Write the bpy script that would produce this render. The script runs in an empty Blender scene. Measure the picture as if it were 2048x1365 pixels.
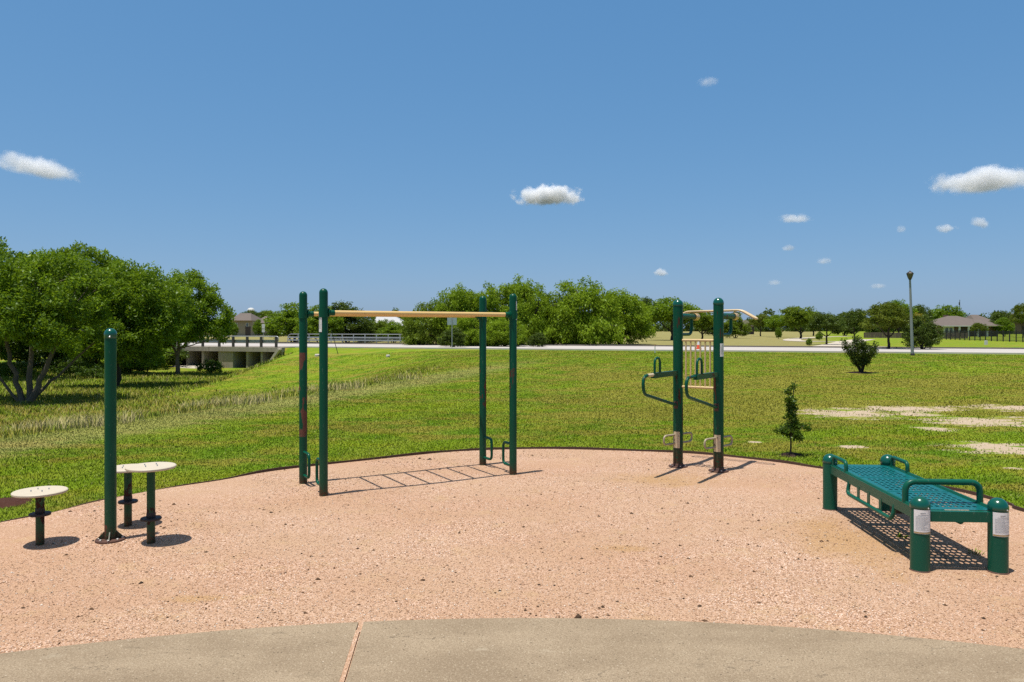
import bpy, math, random
import numpy as np
from mathutils import Vector, Matrix
R = math.radians
random.seed(7)
rng = np.random.default_rng(11)
scene = bpy.context.scene
col = scene.collection

# ------------------------------------------------------------------ camera
F = 1535.0; HOR = 658.0; CAMZ = 1.75
cam_d = bpy.data.cameras.new('camera'); cam = bpy.data.objects.new('camera', cam_d); col.objects.link(cam)
cam.location = (0, 0, CAMZ); cam.rotation_euler = (R(90), 0, 0)
cam_d.sensor_width = 36; cam_d.lens = 36 * F / 2048; cam_d.shift_y = -(682.5 - HOR) / 2048
cam_d.clip_start = 0.05; cam_d.clip_end = 12000
scene.camera = cam

# ------------------------------------------------------------------ terrain height
def sst(a, b, x):
    t = np.clip((np.asarray(x, float) - a) / (b - a), 0, 1)
    return t * t * (3 - 2 * t)
ROAD_W = 12.5
ROAD_Z = 0.37
def road_y(x): return 51.85 - 0.3516 * np.asarray(x, float)
CULV_X0, CULV_X1 = -26.6, -17.1
def bank_s(x, y):                       # distance to the left of the bank top
    yy = np.asarray(y, float)
    ln = -7.7 + 0.34 * (np.minimum(yy, 27) - 11.6) + 0.05 * np.maximum(yy - 27, 0)
    ln = np.where(yy < 11.6, -7.7 + 0.34 * (yy - 11.6), ln)
    return (ln - x) / 1.056
def H(x, y):
    x = np.asarray(x, float); y = np.asarray(y, float)
    ry = road_y(x); t = y / np.maximum(ry, 5)
    base = 0.34 * sst(0.3, 0.97, t)
    s = bank_s(x, y)
    dep = 1.2 * sst(0.0, 8.0, s) - 0.75 * sst(20, 40, s)
    culv = sst(CULV_X0 - 3.0, CULV_X0, x) * (1 - sst(CULV_X1 - 0.2, CULV_X1 + 3.6, x))
    emb_a = sst(0.60, 0.975, t)
    emb_b = (y > ry + ROAD_W + 0.6) * 1.0
    inside = (x > CULV_X0) & (x < CULV_X1)
    emb = emb_a * (1 - culv) + np.where(inside, emb_b, np.where(t > 0.975, 1.0, emb_a * (1 - culv))) * culv
    z = base - (dep + base * sst(0, 8, s)) * (1 - emb)
    z = z - 0.12 * sst(70, 160, y)
    z = z + 0.02 * np.sin(x * .31 + 1) * np.sin(y * .23) * sst(14, 22, y) * (1 - sst(.85, .95, t))
    return z
def Hf(x, y): return float(H(x, y))
def on_ground(px, py):
    dx = (px - 1024) / F; dz = -(py - HOR) / F
    Y = 3.0; last = Y
    while Y < 3000:
        if CAMZ + dz * Y < Hf(dx * Y, Y): break
        last = Y; Y *= 1.01
    a, b = last, Y
    for _ in range(30):
        m = (a + b) / 2
        if CAMZ + dz * m < Hf(dx * m, m): b = m
        else: a = m
    return dx * a, a, Hf(dx * a, a)
def at(px, py, Y): return ((px - 1024) * Y / F, Y, CAMZ - (py - HOR) * Y / F)
def g0(px, py):
    Y = F * CAMZ / (py - HOR); return ((px - 1024) * Y / F, Y)

# ------------------------------------------------------------------ node helpers
def is_sock(v): return isinstance(v, bpy.types.NodeSocket)
def N(nt, typ, props=None, **inp):
    n = nt.nodes.new('ShaderNode' + typ)
    for k, v in (props or {}).items(): setattr(n, k, v)
    for k, v in inp.items():
        key = k.replace('_', ' ')
        s = n.inputs[key]
        if is_sock(v): nt.links.new(v, s)
        else:
            if hasattr(s.default_value, '__len__') and len(s.default_value) == 4 and len(v) == 3: v = (*v, 1)
            s.default_value = v
    return n
def math_(nt, op, a, b=None, c=None, clamp=False):
    n = nt.nodes.new('ShaderNodeMath'); n.operation = op; n.use_clamp = clamp
    for i, v in enumerate((a, b, c)):
        if v is None: continue
        if is_sock(v): nt.links.new(v, n.inputs[i])
        else: n.inputs[i].default_value = v
    return n.outputs[0]
def vmath(nt, op, a, b=None):
    n = nt.nodes.new('ShaderNodeVectorMath'); n.operation = op
    for i, v in enumerate((a, b)):
        if v is None: continue
        if is_sock(v): nt.links.new(v, n.inputs[i])
        else: n.inputs[i].default_value = v
    return n.outputs['Value'] if op in ('LENGTH', 'DOT_PRODUCT', 'DISTANCE') else n.outputs[0]
def mixc(nt, fac, a, b, blend='MIX'):
    n = nt.nodes.new('ShaderNodeMix'); n.data_type = 'RGBA'; n.blend_type = blend
    for i, v in ((0, fac), (6, a), (7, b)):
        if is_sock(v): nt.links.new(v, n.inputs[i])
        else: n.inputs[i].default_value = v if i == 0 else (*v[:3], 1)
    return n.outputs[2]
def ramp(nt, fac, stops):
    n = nt.nodes.new('ShaderNodeValToRGB'); nt.links.new(fac, n.inputs[0])
    e = n.color_ramp.elements
    while len(e) < len(stops): e.new(0.5)
    for i, (p, c) in enumerate(stops):
        e[i].position = p
        e[i].color = (c, c, c, 1) if not hasattr(c, '__len__') else (*c[:3], 1)
    return n.outputs[0]
def noise(nt, vec, scale, detail=3, rough=.55, dist=0):
    return N(nt, 'TexNoise', Vector=vec, Scale=scale, Detail=detail, Roughness=rough, Distortion=dist).outputs[0]
def smooth(nt, v, a, b):
    n = nt.nodes.new('ShaderNodeMapRange'); n.interpolation_type = 'SMOOTHSTEP'
    nt.links.new(v, n.inputs[0]); n.inputs[1].default_value = a; n.inputs[2].default_value = b
    n.inputs[3].default_value = 0; n.inputs[4].default_value = 1
    return n.outputs[0]
def newmat(name):
    m = bpy.data.materials.new(name); m.use_nodes = True
    nt = m.node_tree; nt.nodes.clear()
    return m, nt
def finish(nt, shader, disp=None):
    o = nt.nodes.new('ShaderNodeOutputMaterial'); nt.links.new(shader, o.inputs['Surface'])
def princ(nt, colr, rough=.6, metal=0, normal=None, coat=0, spec=.5):
    p = N(nt, 'BsdfPrincipled', Base_Color=colr, Roughness=rough, Metallic=metal)
    p.inputs['Coat Weight'].default_value = coat; p.inputs['Coat Roughness'].default_value = .12
    p.inputs['Specular IOR Level'].default_value = spec
    if normal is not None: nt.links.new(normal, p.inputs['Normal'])
    return p.outputs[0]
def bump(nt, h, strength=.5, dist=.01):
    return N(nt, 'Bump', Height=h, Strength=strength, Distance=dist).outputs[0]
def wpos(nt): return nt.nodes.new('ShaderNodeNewGeometry').outputs['Position']
def opos(nt): return nt.nodes.new('ShaderNodeTexCoord').outputs['Object']
def simple(name, c, rough=.6, metal=0, var=.15, scale=8, spec=.5, coat=0, bmp=0):
    m, nt = newmat(name); p = opos(nt)
    n = noise(nt, p, scale, 4)
    cc = mixc(nt, n, tuple(v * (1 - var) for v in c), tuple(min(1, v * (1 + var)) for v in c))
    nrm = bump(nt, noise(nt, p, scale * 12, 3), bmp, .01) if bmp else None
    finish(nt, princ(nt, cc, rough, metal, nrm, coat, spec)); return m

def paint(name, c, rust_z=None, amount=.5, fade=.0, scale=(9, 9, 3.2), rust_c=(.16, .055, .035), rough=.36, foot=.16):
    m, nt = newmat(name); p = opos(nt)
    z = N(nt, 'SeparateXYZ', Vector=p).outputs[2]
    n1 = noise(nt, p, 3.0, 3); n2 = noise(nt, p, 40, 4, .6)
    cc = mixc(nt, n1, tuple(v * .82 for v in c), tuple(v * 1.2 for v in c))
    if fade:                                    # chalky weathering of the paint low on the post
        f = math_(nt, 'MULTIPLY', math_(nt, 'SUBTRACT', 1, smooth(nt, z, .05, .9)), math_(nt, 'MULTIPLY', n1, fade * 1.6))
        cc = mixc(nt, f, cc, (.03, .075, .038))
    sc = math_(nt, 'GREATER_THAN', noise(nt, vmath(nt, 'MULTIPLY', p, (60, 60, 16)), 1, 3), .68)
    cc = mixc(nt, math_(nt, 'MULTIPLY', sc, .35), cc, (.10, .15, .115))
    rg = math_(nt, 'MULTIPLY_ADD', n2, .22, rough - .1)
    if rust_z:
        ol = nt.nodes.new('ShaderNodeObjectInfo').outputs['Location']
        rn = noise(nt, vmath(nt, 'ADD', vmath(nt, 'MULTIPLY', p, scale), vmath(nt, 'MULTIPLY', ol, (3.7, 5.3, 0))), 1, 4, .6)
        win = math_(nt, 'MULTIPLY', smooth(nt, z, rust_z[0] - .1, rust_z[0] + .12),
                    math_(nt, 'SUBTRACT', 1, smooth(nt, z, rust_z[1] - .12, rust_z[1] + .1)))
        thr = .70 - .24 * amount
        rm = math_(nt, 'MULTIPLY', smooth(nt, rn, thr, thr + .025), math_(nt, 'GREATER_THAN', win, .3))
        rc = mixc(nt, n2, tuple(v * .55 for v in rust_c), tuple(v * 1.5 for v in rust_c))
        cc = mixc(nt, rm, cc, rc); rg = math_(nt, 'MAXIMUM', rg, math_(nt, 'MULTIPLY', rm, .85))
    # rust right at the foot
    fm = math_(nt, 'MULTIPLY', math_(nt, 'SUBTRACT', 1, smooth(nt, z, foot * .15, foot)), smooth(nt, n2, .36, .52))
    cc = mixc(nt, math_(nt, 'MULTIPLY', fm, .8 if rust_z else .0), cc, (.075, .028, .015))
    finish(nt, princ(nt, cc, rg, 0, bump(nt, n2, .06, .004), .05, .2)); return m

# ------------------------------------------------------------------ mesh helpers
class MB:
    def __init__(s): s.v = []; s.f = []
    def add(s, vs, fs):
        o = len(s.v); s.v += [tuple(v) for v in vs]; s.f += [tuple(i + o for i in f) for f in fs]; return s
    def box(s, c, d, rz=0, bev=0):
        x, y, z = (k / 2 for k in d); ca, sa = math.cos(rz), math.sin(rz)
        vs = []
        for Z in (-z, z):
            for X, Y in ((-x, -y), (x, -y), (x, y), (-x, y)):
                vs.append((c[0] + X * ca - Y * sa, c[1] + X * sa + Y * ca, c[2] + Z))
        return s.add(vs, [(3, 2, 1, 0), (4, 5, 6, 7), (0, 1, 5, 4), (1, 2, 6, 5), (2, 3, 7, 6), (3, 0, 4, 7)])
    def tube(s, pts, rad, n=12, cap=True):
        pts = [Vector(p) for p in pts]; m = len(pts)
        if not hasattr(rad, '__len__'): rad = [rad] * m
        vs = []; up = None
        for i, p in enumerate(pts):
            t = (pts[min(i + 1, m - 1)] - pts[max(i - 1, 0)]).normalized()
            if up is None:
                up = Vector((0, 0, 1)) if abs(t.z) < .9 else Vector((1, 0, 0))
            b = t.cross(up).normalized(); up = b.cross(t).normalized()
            for k in range(n):
                a = 2 * math.pi * k / n
                vs.append(p + (b * math.cos(a) + up * math.sin(a)) * rad[i])
        fs = []
        for i in range(m - 1):
            for k in range(n):
                k2 = (k + 1) % n
                fs.append((i * n + k, i * n + k2, (i + 1) * n + k2, (i + 1) * n + k))
        if cap:
            fs.append(tuple(range(n))[::-1]); fs.append(tuple((m - 1) * n + k for k in range(n)))
        return s.add(vs, [f[::-1] for f in fs])
    def lathe(s, prof, n=24, c=(0, 0, 0)):
        vs = []; fs = []; m = len(prof)
        for r, z in prof:
            for k in range(n):
                a = 2 * math.pi * k / n
                vs.append((c[0] + r * math.cos(a), c[1] + r * math.sin(a), c[2] + z))
        for i in range(m - 1):
            for k in range(n):
                k2 = (k + 1) % n
                fs.append((i * n + k, i * n + k2, (i + 1) * n + k2, (i + 1) * n + k))
        fs.append(tuple(range(n))[::-1]); fs.append(tuple((m - 1) * n + k for k in range(n)))
        return s.add(vs, fs)
    def patch(s, r, a0, a1, z0, z1, c=(0, 0), n=10):
        vs = []
        for z in (z0, z1):
            for k in range(n + 1):
                a = a0 + (a1 - a0) * k / n
                vs.append((c[0] + r * math.cos(a), c[1] + r * math.sin(a), z))
        return s.add(vs, [(k, k + 1, n + 2 + k, n + 1 + k) for k in range(n)])
    def build(s, name, mat, parent=None, smooth=True, angle=38):
        me = bpy.data.meshes.new(name); me.from_pydata(s.v, [], s.f); me.materials.append(mat)
        if smooth:
            me.polygons.foreach_set('use_smooth', [True] * len(me.polygons)); me.set_sharp_from_angle(angle=R(angle))
        me.update(); o = bpy.data.objects.new(name, me); col.objects.link(o)
        if parent is not None: o.parent = parent
        return o
def np_mesh(name, V, Fa, mat, parent=None, tint=None, smooth=False):
    V = np.asarray(V, np.float32); Fa = np.asarray(Fa, np.int32); k = Fa.shape[1]
    me = bpy.data.meshes.new(name); me.vertices.add(len(V)); me.vertices.foreach_set('co', V.ravel())
    me.loops.add(Fa.size); me.loops.foreach_set('vertex_index', Fa.ravel())
    me.polygons.add(len(Fa)); me.polygons.foreach_set('loop_start', np.arange(0, Fa.size, k, dtype=np.int32))
    if smooth: me.polygons.foreach_set('use_smooth', np.ones(len(Fa), bool))
    if tint is not None:
        a = me.attributes.new('tint', 'FLOAT', 'POINT'); a.data.foreach_set('value', np.asarray(tint, np.float32))
    me.materials.append(mat); me.update(calc_edges=True)
    o = bpy.data.objects.new(name, me); col.objects.link(o)
    if parent is not None: o.parent = parent
    return o
def fillet(pts, r, seg=6):
    pts = [Vector(p) for p in pts]; out = [pts[0]]
    for i in range(1, len(pts) - 1):
        a, b, c = pts[i - 1], pts[i], pts[i + 1]
        d1 = (a - b); d2 = (c - b); rr = min(r, d1.length * .49, d2.length * .49)
        p1 = b + d1.normalized() * rr; p2 = b + d2.normalized() * rr
        for k in range(seg + 1):
            t = k / seg; out.append(p1 * (1 - t) ** 2 + b * 2 * t * (1 - t) + p2 * t * t)
    out.append(pts[-1]); return out
def dome_prof(r, h, z0=0, cap=True):
    p = [(r, z0), (r, h - r)]
    for k in range(1, 9):
        a = math.pi / 2 * k / 8; p.append((max(r * math.cos(a), .0008), h - r + r * math.sin(a)))
    return p
def cap_prof(r, zb, zt):            # dome cap slipped over a post: slightly wider skirt, then a dome to zt
    r2 = r + .003; p = [(r2 - .001, zb), (r2, zb + .002), (r2, zt - r2)]
    for k in range(1, 10):
        a = math.pi / 2 * k / 9; p.append((max(r2 * math.cos(a), .0008), zt - r2 + r2 * math.sin(a)))
    return p
def tag(o, label=None, cat=None, group=None, kind=None):
    if label: o['label'] = label
    if cat: o['category'] = cat
    if group: o['group'] = group
    if kind: o['kind'] = kind
    return o
def empty(name, loc, rz=0, label=None, cat=None, group=None):
    o = bpy.data.objects.new(name, None); col.objects.link(o); o.location = loc; o.rotation_euler = (0, 0, rz)
    o.empty_display_size = .2
    return tag(o, label, cat, group)

# ------------------------------------------------------------------ world & sun
sun_to = Vector((-.155, -.115, 1)).normalized()
elev = math.asin(sun_to.z); az = math.atan2(sun_to.x, sun_to.y)
w = bpy.data.worlds.new('World'); scene.world = w; w.use_nodes = True
nt = w.node_tree; nt.nodes.clear()
sky = nt.nodes.new('ShaderNodeTexSky'); sky.sky_type = 'NISHITA'; sky.sun_disc = False
sky.sun_elevation = elev; sky.sun_rotation = az % (2 * math.pi)
sky.altitude = 1500; sky.air_density = 1.0; sky.dust_density = 3; sky.ozone_density = 8
EXPO = .45
sc_ = N(nt, 'SeparateColor', Color=sky.outputs[0])           # flatter, bluer gradient of a hazy summer noon
cc_ = N(nt, 'CombineColor', Red=math_(nt, 'MULTIPLY', math_(nt, 'POWER', sc_.outputs[0], .80), 1.19), Green=math_(nt, 'MULTIPLY', math_(nt, 'POWER', sc_.outputs[1], .5), 2.13),
        Blue=math_(nt, 'MULTIPLY', math_(nt, 'POWER', sc_.outputs[2], .35), 3.5))
gz = N(nt, 'SeparateXYZ', Vector=nt.nodes.new('ShaderNodeTexCoord').outputs['Generated']).outputs[2]
lum = math_(nt, 'MULTIPLY', math_(nt, 'ADD', cc_.outputs[0].node.inputs[1].links[0].from_socket, cc_.outputs[0].node.inputs[0].links[0].from_socket), .62)
wc = N(nt, 'CombineColor', Red=math_(nt, 'MULTIPLY', lum, 1.02), Green=lum, Blue=math_(nt, 'MULTIPLY', lum, 1.05))
skyc = mixc(nt, math_(nt, 'MULTIPLY', smooth(nt, gz, .5, .9), .75), cc_.outputs[0], wc.outputs[0])
bg_ = N(nt, 'Background', Color=skyc, Strength=.1 / 2 ** EXPO)
bg = bg_
o = nt.nodes.new('ShaderNodeOutputWorld'); nt.links.new(bg.outputs[0], o.inputs[0])
ld = bpy.data.lights.new('sun', 'SUN'); lo = bpy.data.objects.new('sun', ld); col.objects.link(lo)
ld.energy = 4.2; ld.angle = R(.5); ld.color = (1, .955, .88)
lo.rotation_euler = (-sun_to).to_track_quat('-Z', 'Y').to_euler(); lo.location = (-20, -15, 80)
vs_ = scene.view_settings; vs_.view_transform = 'Standard'; vs_.look = 'None'; vs_.gamma = 1; vs_.exposure = EXPO
scene.cycles.volume_bounces = 4; scene.cycles.max_bounces = 10
scene.cycles.transparent_max_bounces = 16
scene.cycles.use_denoising = False; scene.cycles.sample_clamp_indirect = 4

# ------------------------------------------------------------------ ground colours shared by lawn and blades
def outline_pad():
    far = [(0, 1048), (103, 1028), (200, 1004), (327, 980), (440, 963), (560, 942.5), (780, 918), (900, 906), (1000, 901.5), (1100, 900),
           (1260, 904), (1400, 910.5), (1540, 925), (1630, 938), (1760, 957), (1900, 982), (2015, 1012), (2048, 1027)]
    P = [Vector((*g0(*p), 0)) for p in far]
    P = [Vector((-5.6, 1.5, 0)), Vector((-5.75, 3.6, 0)), Vector((-5.35, 5.7, 0))] + P + [Vector((5.3, 6.2, 0)), Vector((5.7, 4.2, 0)), Vector((5.5, 1.5, 0))]
    out = []
    for i in range(len(P) - 1):
        p0, p1, p2, p3 = P[max(i - 1, 0)], P[i], P[i + 1], P[min(i + 2, len(P) - 1)]
        for k in range(6):
            t = k / 6
            out.append(.5 * ((2 * p1) + (p2 - p0) * t + (2 * p0 - 5 * p1 + 4 * p2 - p3) * t * t + (3 * p1 - p0 - 3 * p2 + p3) * t ** 3))
    out.append(P[-1]); return [(p.x, p.y) for p in out]
PAD = outline_pad()
def in_poly(x, y, poly):
    x = np.asarray(x); y = np.asarray(y); r = np.zeros(x.shape, bool); n = len(poly)
    for i in range(n):
        x1, y1 = poly[i]; x2, y2 = poly[(i + 1) % n]
        if y1 == y2: continue
        r ^= ((y1 > y) != (y2 > y)) & (x < (x2 - x1) * (y - y1) / (y2 - y1) + x1)
    return r
DIRT = []
for px, py, hw, hh in [(1700, 827, 85, 9), (1800, 819, 110, 6), (1830, 829, 40, 4), (1960, 844, 105, 8), (2010, 816, 80, 5), (2005, 897, 85, 10), (1960, 889, 40, 4),
                       (1702, 894, 26, 2.5), (2030, 937, 22, 2.5), (1512, 885, 14, 1.6), (2120, 850, 80, 14), (1880, 858, 40, 4)]:
    x, y, z = on_ground(px, py); DIRT.append((x, y, hw * y / F, hh * y * y / (F * (CAMZ - z))))
def ground_color(nt, blade=False):
    p = wpos(nt); sep = N(nt, 'SeparateXYZ', Vector=p); X, Y = sep.outputs[0], sep.outputs[1]
    big = noise(nt, vmath(nt, 'MULTIPLY', p, (.20, .50, .22)), 1, 5, .65)
    mid = noise(nt, vmath(nt, 'MULTIPLY', p, (.9, 1.5, 1)), 1, 4, .62)
    fine = noise(nt, vmath(nt, 'MULTIPLY', p, (9, 7, 9)), 1, 3, .6)
    green = mixc(nt, fine, (.122, .196, .006), (.196, .286, .013))
    lush = mixc(nt, fine, (.072, .152, .004), (.126, .232, .009))
    dry = mixc(nt, fine, (.20, .175, .022), (.31, .265, .05))
    c = mixc(nt, smooth(nt, big, .42, .56), green, lush)
    yl = mixc(nt, fine, (.160, .205, .006), (.232, .282, .012))
    c = mixc(nt, math_(nt, 'MULTIPLY', smooth(nt, mid, .47, .60), .8), c, yl)
    d0 = math_(nt, 'ADD', math_(nt, 'MULTIPLY', big, .55), math_(nt, 'MULTIPLY', mid, .45))
    lnm = math_(nt, 'MULTIPLY_ADD', Y, .34, -7.7 - .34 * 11.6)
    sm = math_(nt, 'ADD', math_(nt, 'SUBTRACT', lnm, X), math_(nt, 'MULTIPLY', mid, 1.1))
    mow = math_(nt, 'MULTIPLY_ADD', math_(nt, 'SINE', math_(nt, 'MULTIPLY', sm, 4.3)), .5, .5)      # faint mowing swathes along the bank
    c = mixc(nt, math_(nt, 'MULTIPLY', mow, .30), c, mixc(nt, fine, (.20, .22, .02), (.34, .36, .05)))
    # browner lawn across the middle right of the field
    bx = math_(nt, 'MULTIPLY', smooth(nt, X, -1, 4), smooth(nt, Y, 11.5, 16))
    bx = math_(nt, 'MULTIPLY', bx, math_(nt, 'SUBTRACT', 1, smooth(nt, Y, 22, 36)))
    d1 = smooth(nt, math_(nt, 'ADD', d0, math_(nt, 'MULTIPLY', bx, .09)), .485, .585)
    c = mixc(nt, math_(nt, 'MULTIPLY', d1, .75), c, dry)
    # band of cut straw along the top of the bank, tall yellowed growth beyond it
    ln = math_(nt, 'MULTIPLY_ADD', Y, .34, -7.7 - .34 * 11.6)
    s = math_(nt, 'DIVIDE', math_(nt, 'SUBTRACT', ln, X), 1.056)
    sw = math_(nt, 'ADD', s, math_(nt, 'MULTIPLY_ADD', mid, 2.4, -1.2))
    inl = math_(nt, 'SUBTRACT', 1, smooth(nt, Y, 26, 40))
    band = math_(nt, 'MULTIPLY', smooth(nt, sw, -1.6, -.5), math_(nt, 'SUBTRACT', 1, smooth(nt, sw, .3, 1.1)))
    c = mixc(nt, math_(nt, 'MULTIPLY', math_(nt, 'MULTIPLY', band, inl), .5), c, (.36, .31, .125))
    tall = math_(nt, 'MULTIPLY', smooth(nt, sw, .6, 1.6), inl)
    tc = mixc(nt, smooth(nt, mid, .44, .56), mixc(nt, fine, (.112, .175, .004), (.21, .295, .010)), mixc(nt, fine, (.23, .18, .03), (.40, .31, .075)))
    c = mixc(nt, math_(nt, 'MULTIPLY', tall, .8), c, tc)
    # far side of the road: dry field in the middle, green lawn to the right
    ry = math_(nt, 'MULTIPLY_ADD', X, -.3516, 51.85 + ROAD_W)
    far = smooth(nt, math_(nt, 'SUBTRACT', Y, ry), -1, 2)
    fieldside = smooth(nt, math_(nt, 'ADD', math_(nt, 'SUBTRACT', X, math_(nt, 'MULTIPLY', Y, .40)), math_(nt, 'MULTIPLY', big, 4)), 0, 5)
    dryf = mixc(nt, mid, (.20, .17, .065), (.30, .25, .11))
    c = mixc(nt, math_(nt, 'MULTIPLY', far, math_(nt, 'SUBTRACT', .85, math_(nt, 'MULTIPLY', fieldside, .85))), c, dryf)
    c = mixc(nt, smooth(nt, vmath(nt, 'LENGTH', p), 420, 700), c, (.035, .048, .022))   # wooded country beyond the tree belt
    # bare earth
    m = None
    wn = N(nt, 'TexNoise', Vector=vmath(nt, 'MULTIPLY', p, (1.5, 3.0, 1)), Scale=1, Detail=6, Roughness=.72).outputs[0]
    for (x, y, rx, ry_) in DIRT:
        q = vmath(nt, 'LENGTH', vmath(nt, 'MULTIPLY', vmath(nt, 'SUBTRACT', p, (x, y, 0)), (1 / rx, 1 / ry_, 0)))
        m = q if m is None else math_(nt, 'MINIMUM', m, q)
    dm = math_(nt, 'SUBTRACT', 1, smooth(nt, math_(nt, 'ADD', m, math_(nt, 'MULTIPLY_ADD', wn, 5.2, -2.6)), .7, 1.15))
    return p, c, dm, fine, mid
mlawn, nt = newmat('lawn_ground')
p, c, dm, fine, mid = ground_color(nt)
soil = mixc(nt, noise(nt, p, 6, 5, .65), (.36, .265, .175), (.56, .45, .33))
c = mixc(nt, dm, c, soil)
hgt = noise(nt, vmath(nt, 'MULTIPLY', p, (22, 16, 20)), 1, 4, .7)
finish(nt, princ(nt, c, .95, 0, bump(nt, hgt, .8, .05), 0, .1))
def blade_mat(name, dry_mix=0.0):
    m, nt = newmat(name); p, c, dm, fine, mid = ground_color(nt)
    t = N(nt, 'Attribute', {'attribute_name': 'tint'}).outputs['Fac']
    c = mixc(nt, math_(nt, 'MULTIPLY', t, .75), c, mixc(nt, t, (.21, .27, .015), (.56, .46, .25)))
    gn = nt.nodes.new('ShaderNodeNewGeometry').outputs['Normal']       # soft blades: shade nearer to the turf's own slope
    up_ = vmath(nt, 'NORMALIZE', vmath(nt, 'ADD', vmath(nt, 'MULTIPLY', gn, (.55, .55, .55)), (0, 0, 1)))
    d = N(nt, 'BsdfDiffuse', Color=c, Normal=up_).outputs[0]
    tr = N(nt, 'BsdfTranslucent', Color=c).outputs[0]
    g = N(nt, 'BsdfGlossy', Color=(1, 1, .8), Roughness=.5).outputs[0]
    a = N(nt, 'MixShader', Fac=.25); nt.links.new(d, a.inputs[1]); nt.links.new(tr, a.inputs[2])
    b = N(nt, 'MixShader', Fac=.012); nt.links.new(a.outputs[0], b.inputs[1]); nt.links.new(g, b.inputs[2])
    finish(nt, b.outputs[0]); return m
mblade = blade_mat('grass_blade')

# ------------------------------------------------------------------ lawn terrain sheet
def axis(lo, hi, a, b, step, grow=1.18):
    mid_ = list(np.arange(a, b + 1e-6, step)); st = step; r = [mid_[-1]]
    while r[-1] < hi: st *= grow; r.append(r[-1] + st)
    st = step; l = [mid_[0]]
    while l[-1] > lo: st *= grow; l.append(l[-1] - st)
    return np.array(l[1:][::-1] + mid_ + r[1:])
xs = axis(-4000, 4000, -34, 34, .45); ys = axis(-300, 5000, 2, 76, .45)
XX, YY = np.meshgrid(xs, ys); ZZ = H(XX, YY)
V = np.stack([XX.ravel(), YY.ravel(), ZZ.ravel()], 1)
nx = len(xs); ii = (np.arange(len(ys) - 1)[:, None] * nx + np.arange(nx - 1)[None]).ravel()
lawn = np_mesh('lawn', V, np.stack([ii, ii + 1, ii + nx + 1, ii + nx], 1), mlawn, smooth=True)
tag(lawn, 'grassy park ground rising to the road', None, None, 'structure')

# ------------------------------------------------------------------ gravel pad, concrete plaza, edging
mgr, nt = newmat('crushed_granite'); p = wpos(nt)
v1 = N(nt, 'TexVoronoi', Vector=p, Scale=165.0); v2 = N(nt, 'TexVoronoi', Vector=p, Scale=340.0)
cr = N(nt, 'SeparateColor', Color=v1.outputs['Color']).outputs[0]; cr2 = N(nt, 'SeparateColor', Color=v2.outputs['Color']).outputs[1]
ca = ramp(nt, cr, [(0, (.15, .075, .045)), (.18, (.32, .18, .112)), (.6, (.44, .275, .162)), (.85, (.60, .40, .29)), (1, (.80, .66, .56))])
cb = ramp(nt, cr2, [(0, (.20, .10, .06)), (.5, (.41, .257, .148)), (1, (.65, .45, .325))])
bigp = noise(nt, vmath(nt, 'MULTIPLY', p, (.8, 1.3, 1)), 1, 4, .6)
c = mixc(nt, smooth(nt, bigp, .35, .65), ca, cb)
fines = noise(nt, p, 3.1, 5, .7)
pk = noise(nt, vmath(nt, 'MULTIPLY', p, (.35, .5, 1)), 1, 3, .5)
c = mixc(nt, math_(nt, 'MULTIPLY', smooth(nt, pk, .42, .6), .5), c, (.94, .865, .82), 'MULTIPLY')
c = mixc(nt, math_(nt, 'MULTIPLY', smooth(nt, fines, .52, .72), .55), c, (.43, .285, .155))
dk = noise(nt, vmath(nt, 'MULTIPLY', p, (16, 22, 1)), 1, 3, .6)
c = mixc(nt, math_(nt, 'MULTIPLY', smooth(nt, dk, .66, .78), .45), c, (.17, .10, .055))
m = None
for px, py, hw, hh in [(1685, 1085, 110, 60), (1330, 962, 110, 14), (400, 1200, 60, 8), (1250, 1100, 60, 9)]:
    x, y = g0(px, py); rx = hw * y / F; ry_ = hh * y * y / (F * CAMZ)
    q = vmath(nt, 'LENGTH', vmath(nt, 'MULTIPLY', vmath(nt, 'SUBTRACT', p, (x, y, 0)), (1 / rx, 1 / ry_, 0)))
    m = q if m is None else math_(nt, 'MINIMUM', m, q)
st = math_(nt, 'SUBTRACT', 1, smooth(nt, math_(nt, 'ADD', m, math_(nt, 'MULTIPLY_ADD', fines, 3.0, -1.5)), .2, 1.3))
c = mixc(nt, math_(nt, 'MULTIPLY', st, .55), c, (.37, .22, .085))
hh_ = math_(nt, 'ADD', math_(nt, 'MULTIPLY', v1.outputs['Distance'], -1), math_(nt, 'MULTIPLY', noise(nt, vmath(nt, 'MULTIPLY', p, (5, 9, 1)), 1, 5, .6), 9))
finish(nt, princ(nt, c, .92, 0, bump(nt, hh_, .5, .005), 0, .2))
# pad sheet: triangulated fan rings between outline and the centre line
PC = Vector((0, 4.0, 0)); rings = 40; npad = len(PAD); vs = []; fs = []
for r_ in range(rings + 1):
    t = r_ / rings
    for (x, y) in PAD:
        X = PC.x + (x - PC.x) * t; Y = PC.y + (y - PC.y) * t
        zz = .012 + .009 * math.sin(X * 2.1 + .7 * Y) * math.sin(Y * 1.7) * (1 - t ** 6) * (1 if Y > 5.2 else max(0, (Y - 4.6) / .6))
        vs.append((X, Y, zz))
for r_ in range(rings):
    for k in range(npad - 1):
        a = r_ * npad + k; fs.append((a, a + npad, a + npad + 1, a + 1)[::-1])
pad = np_mesh('gravel_pad', np.array(vs), np.array(fs), mgr, smooth=True); tag(pad, 'pinkish crushed granite exercise pad', None, None, 'structure')
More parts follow.
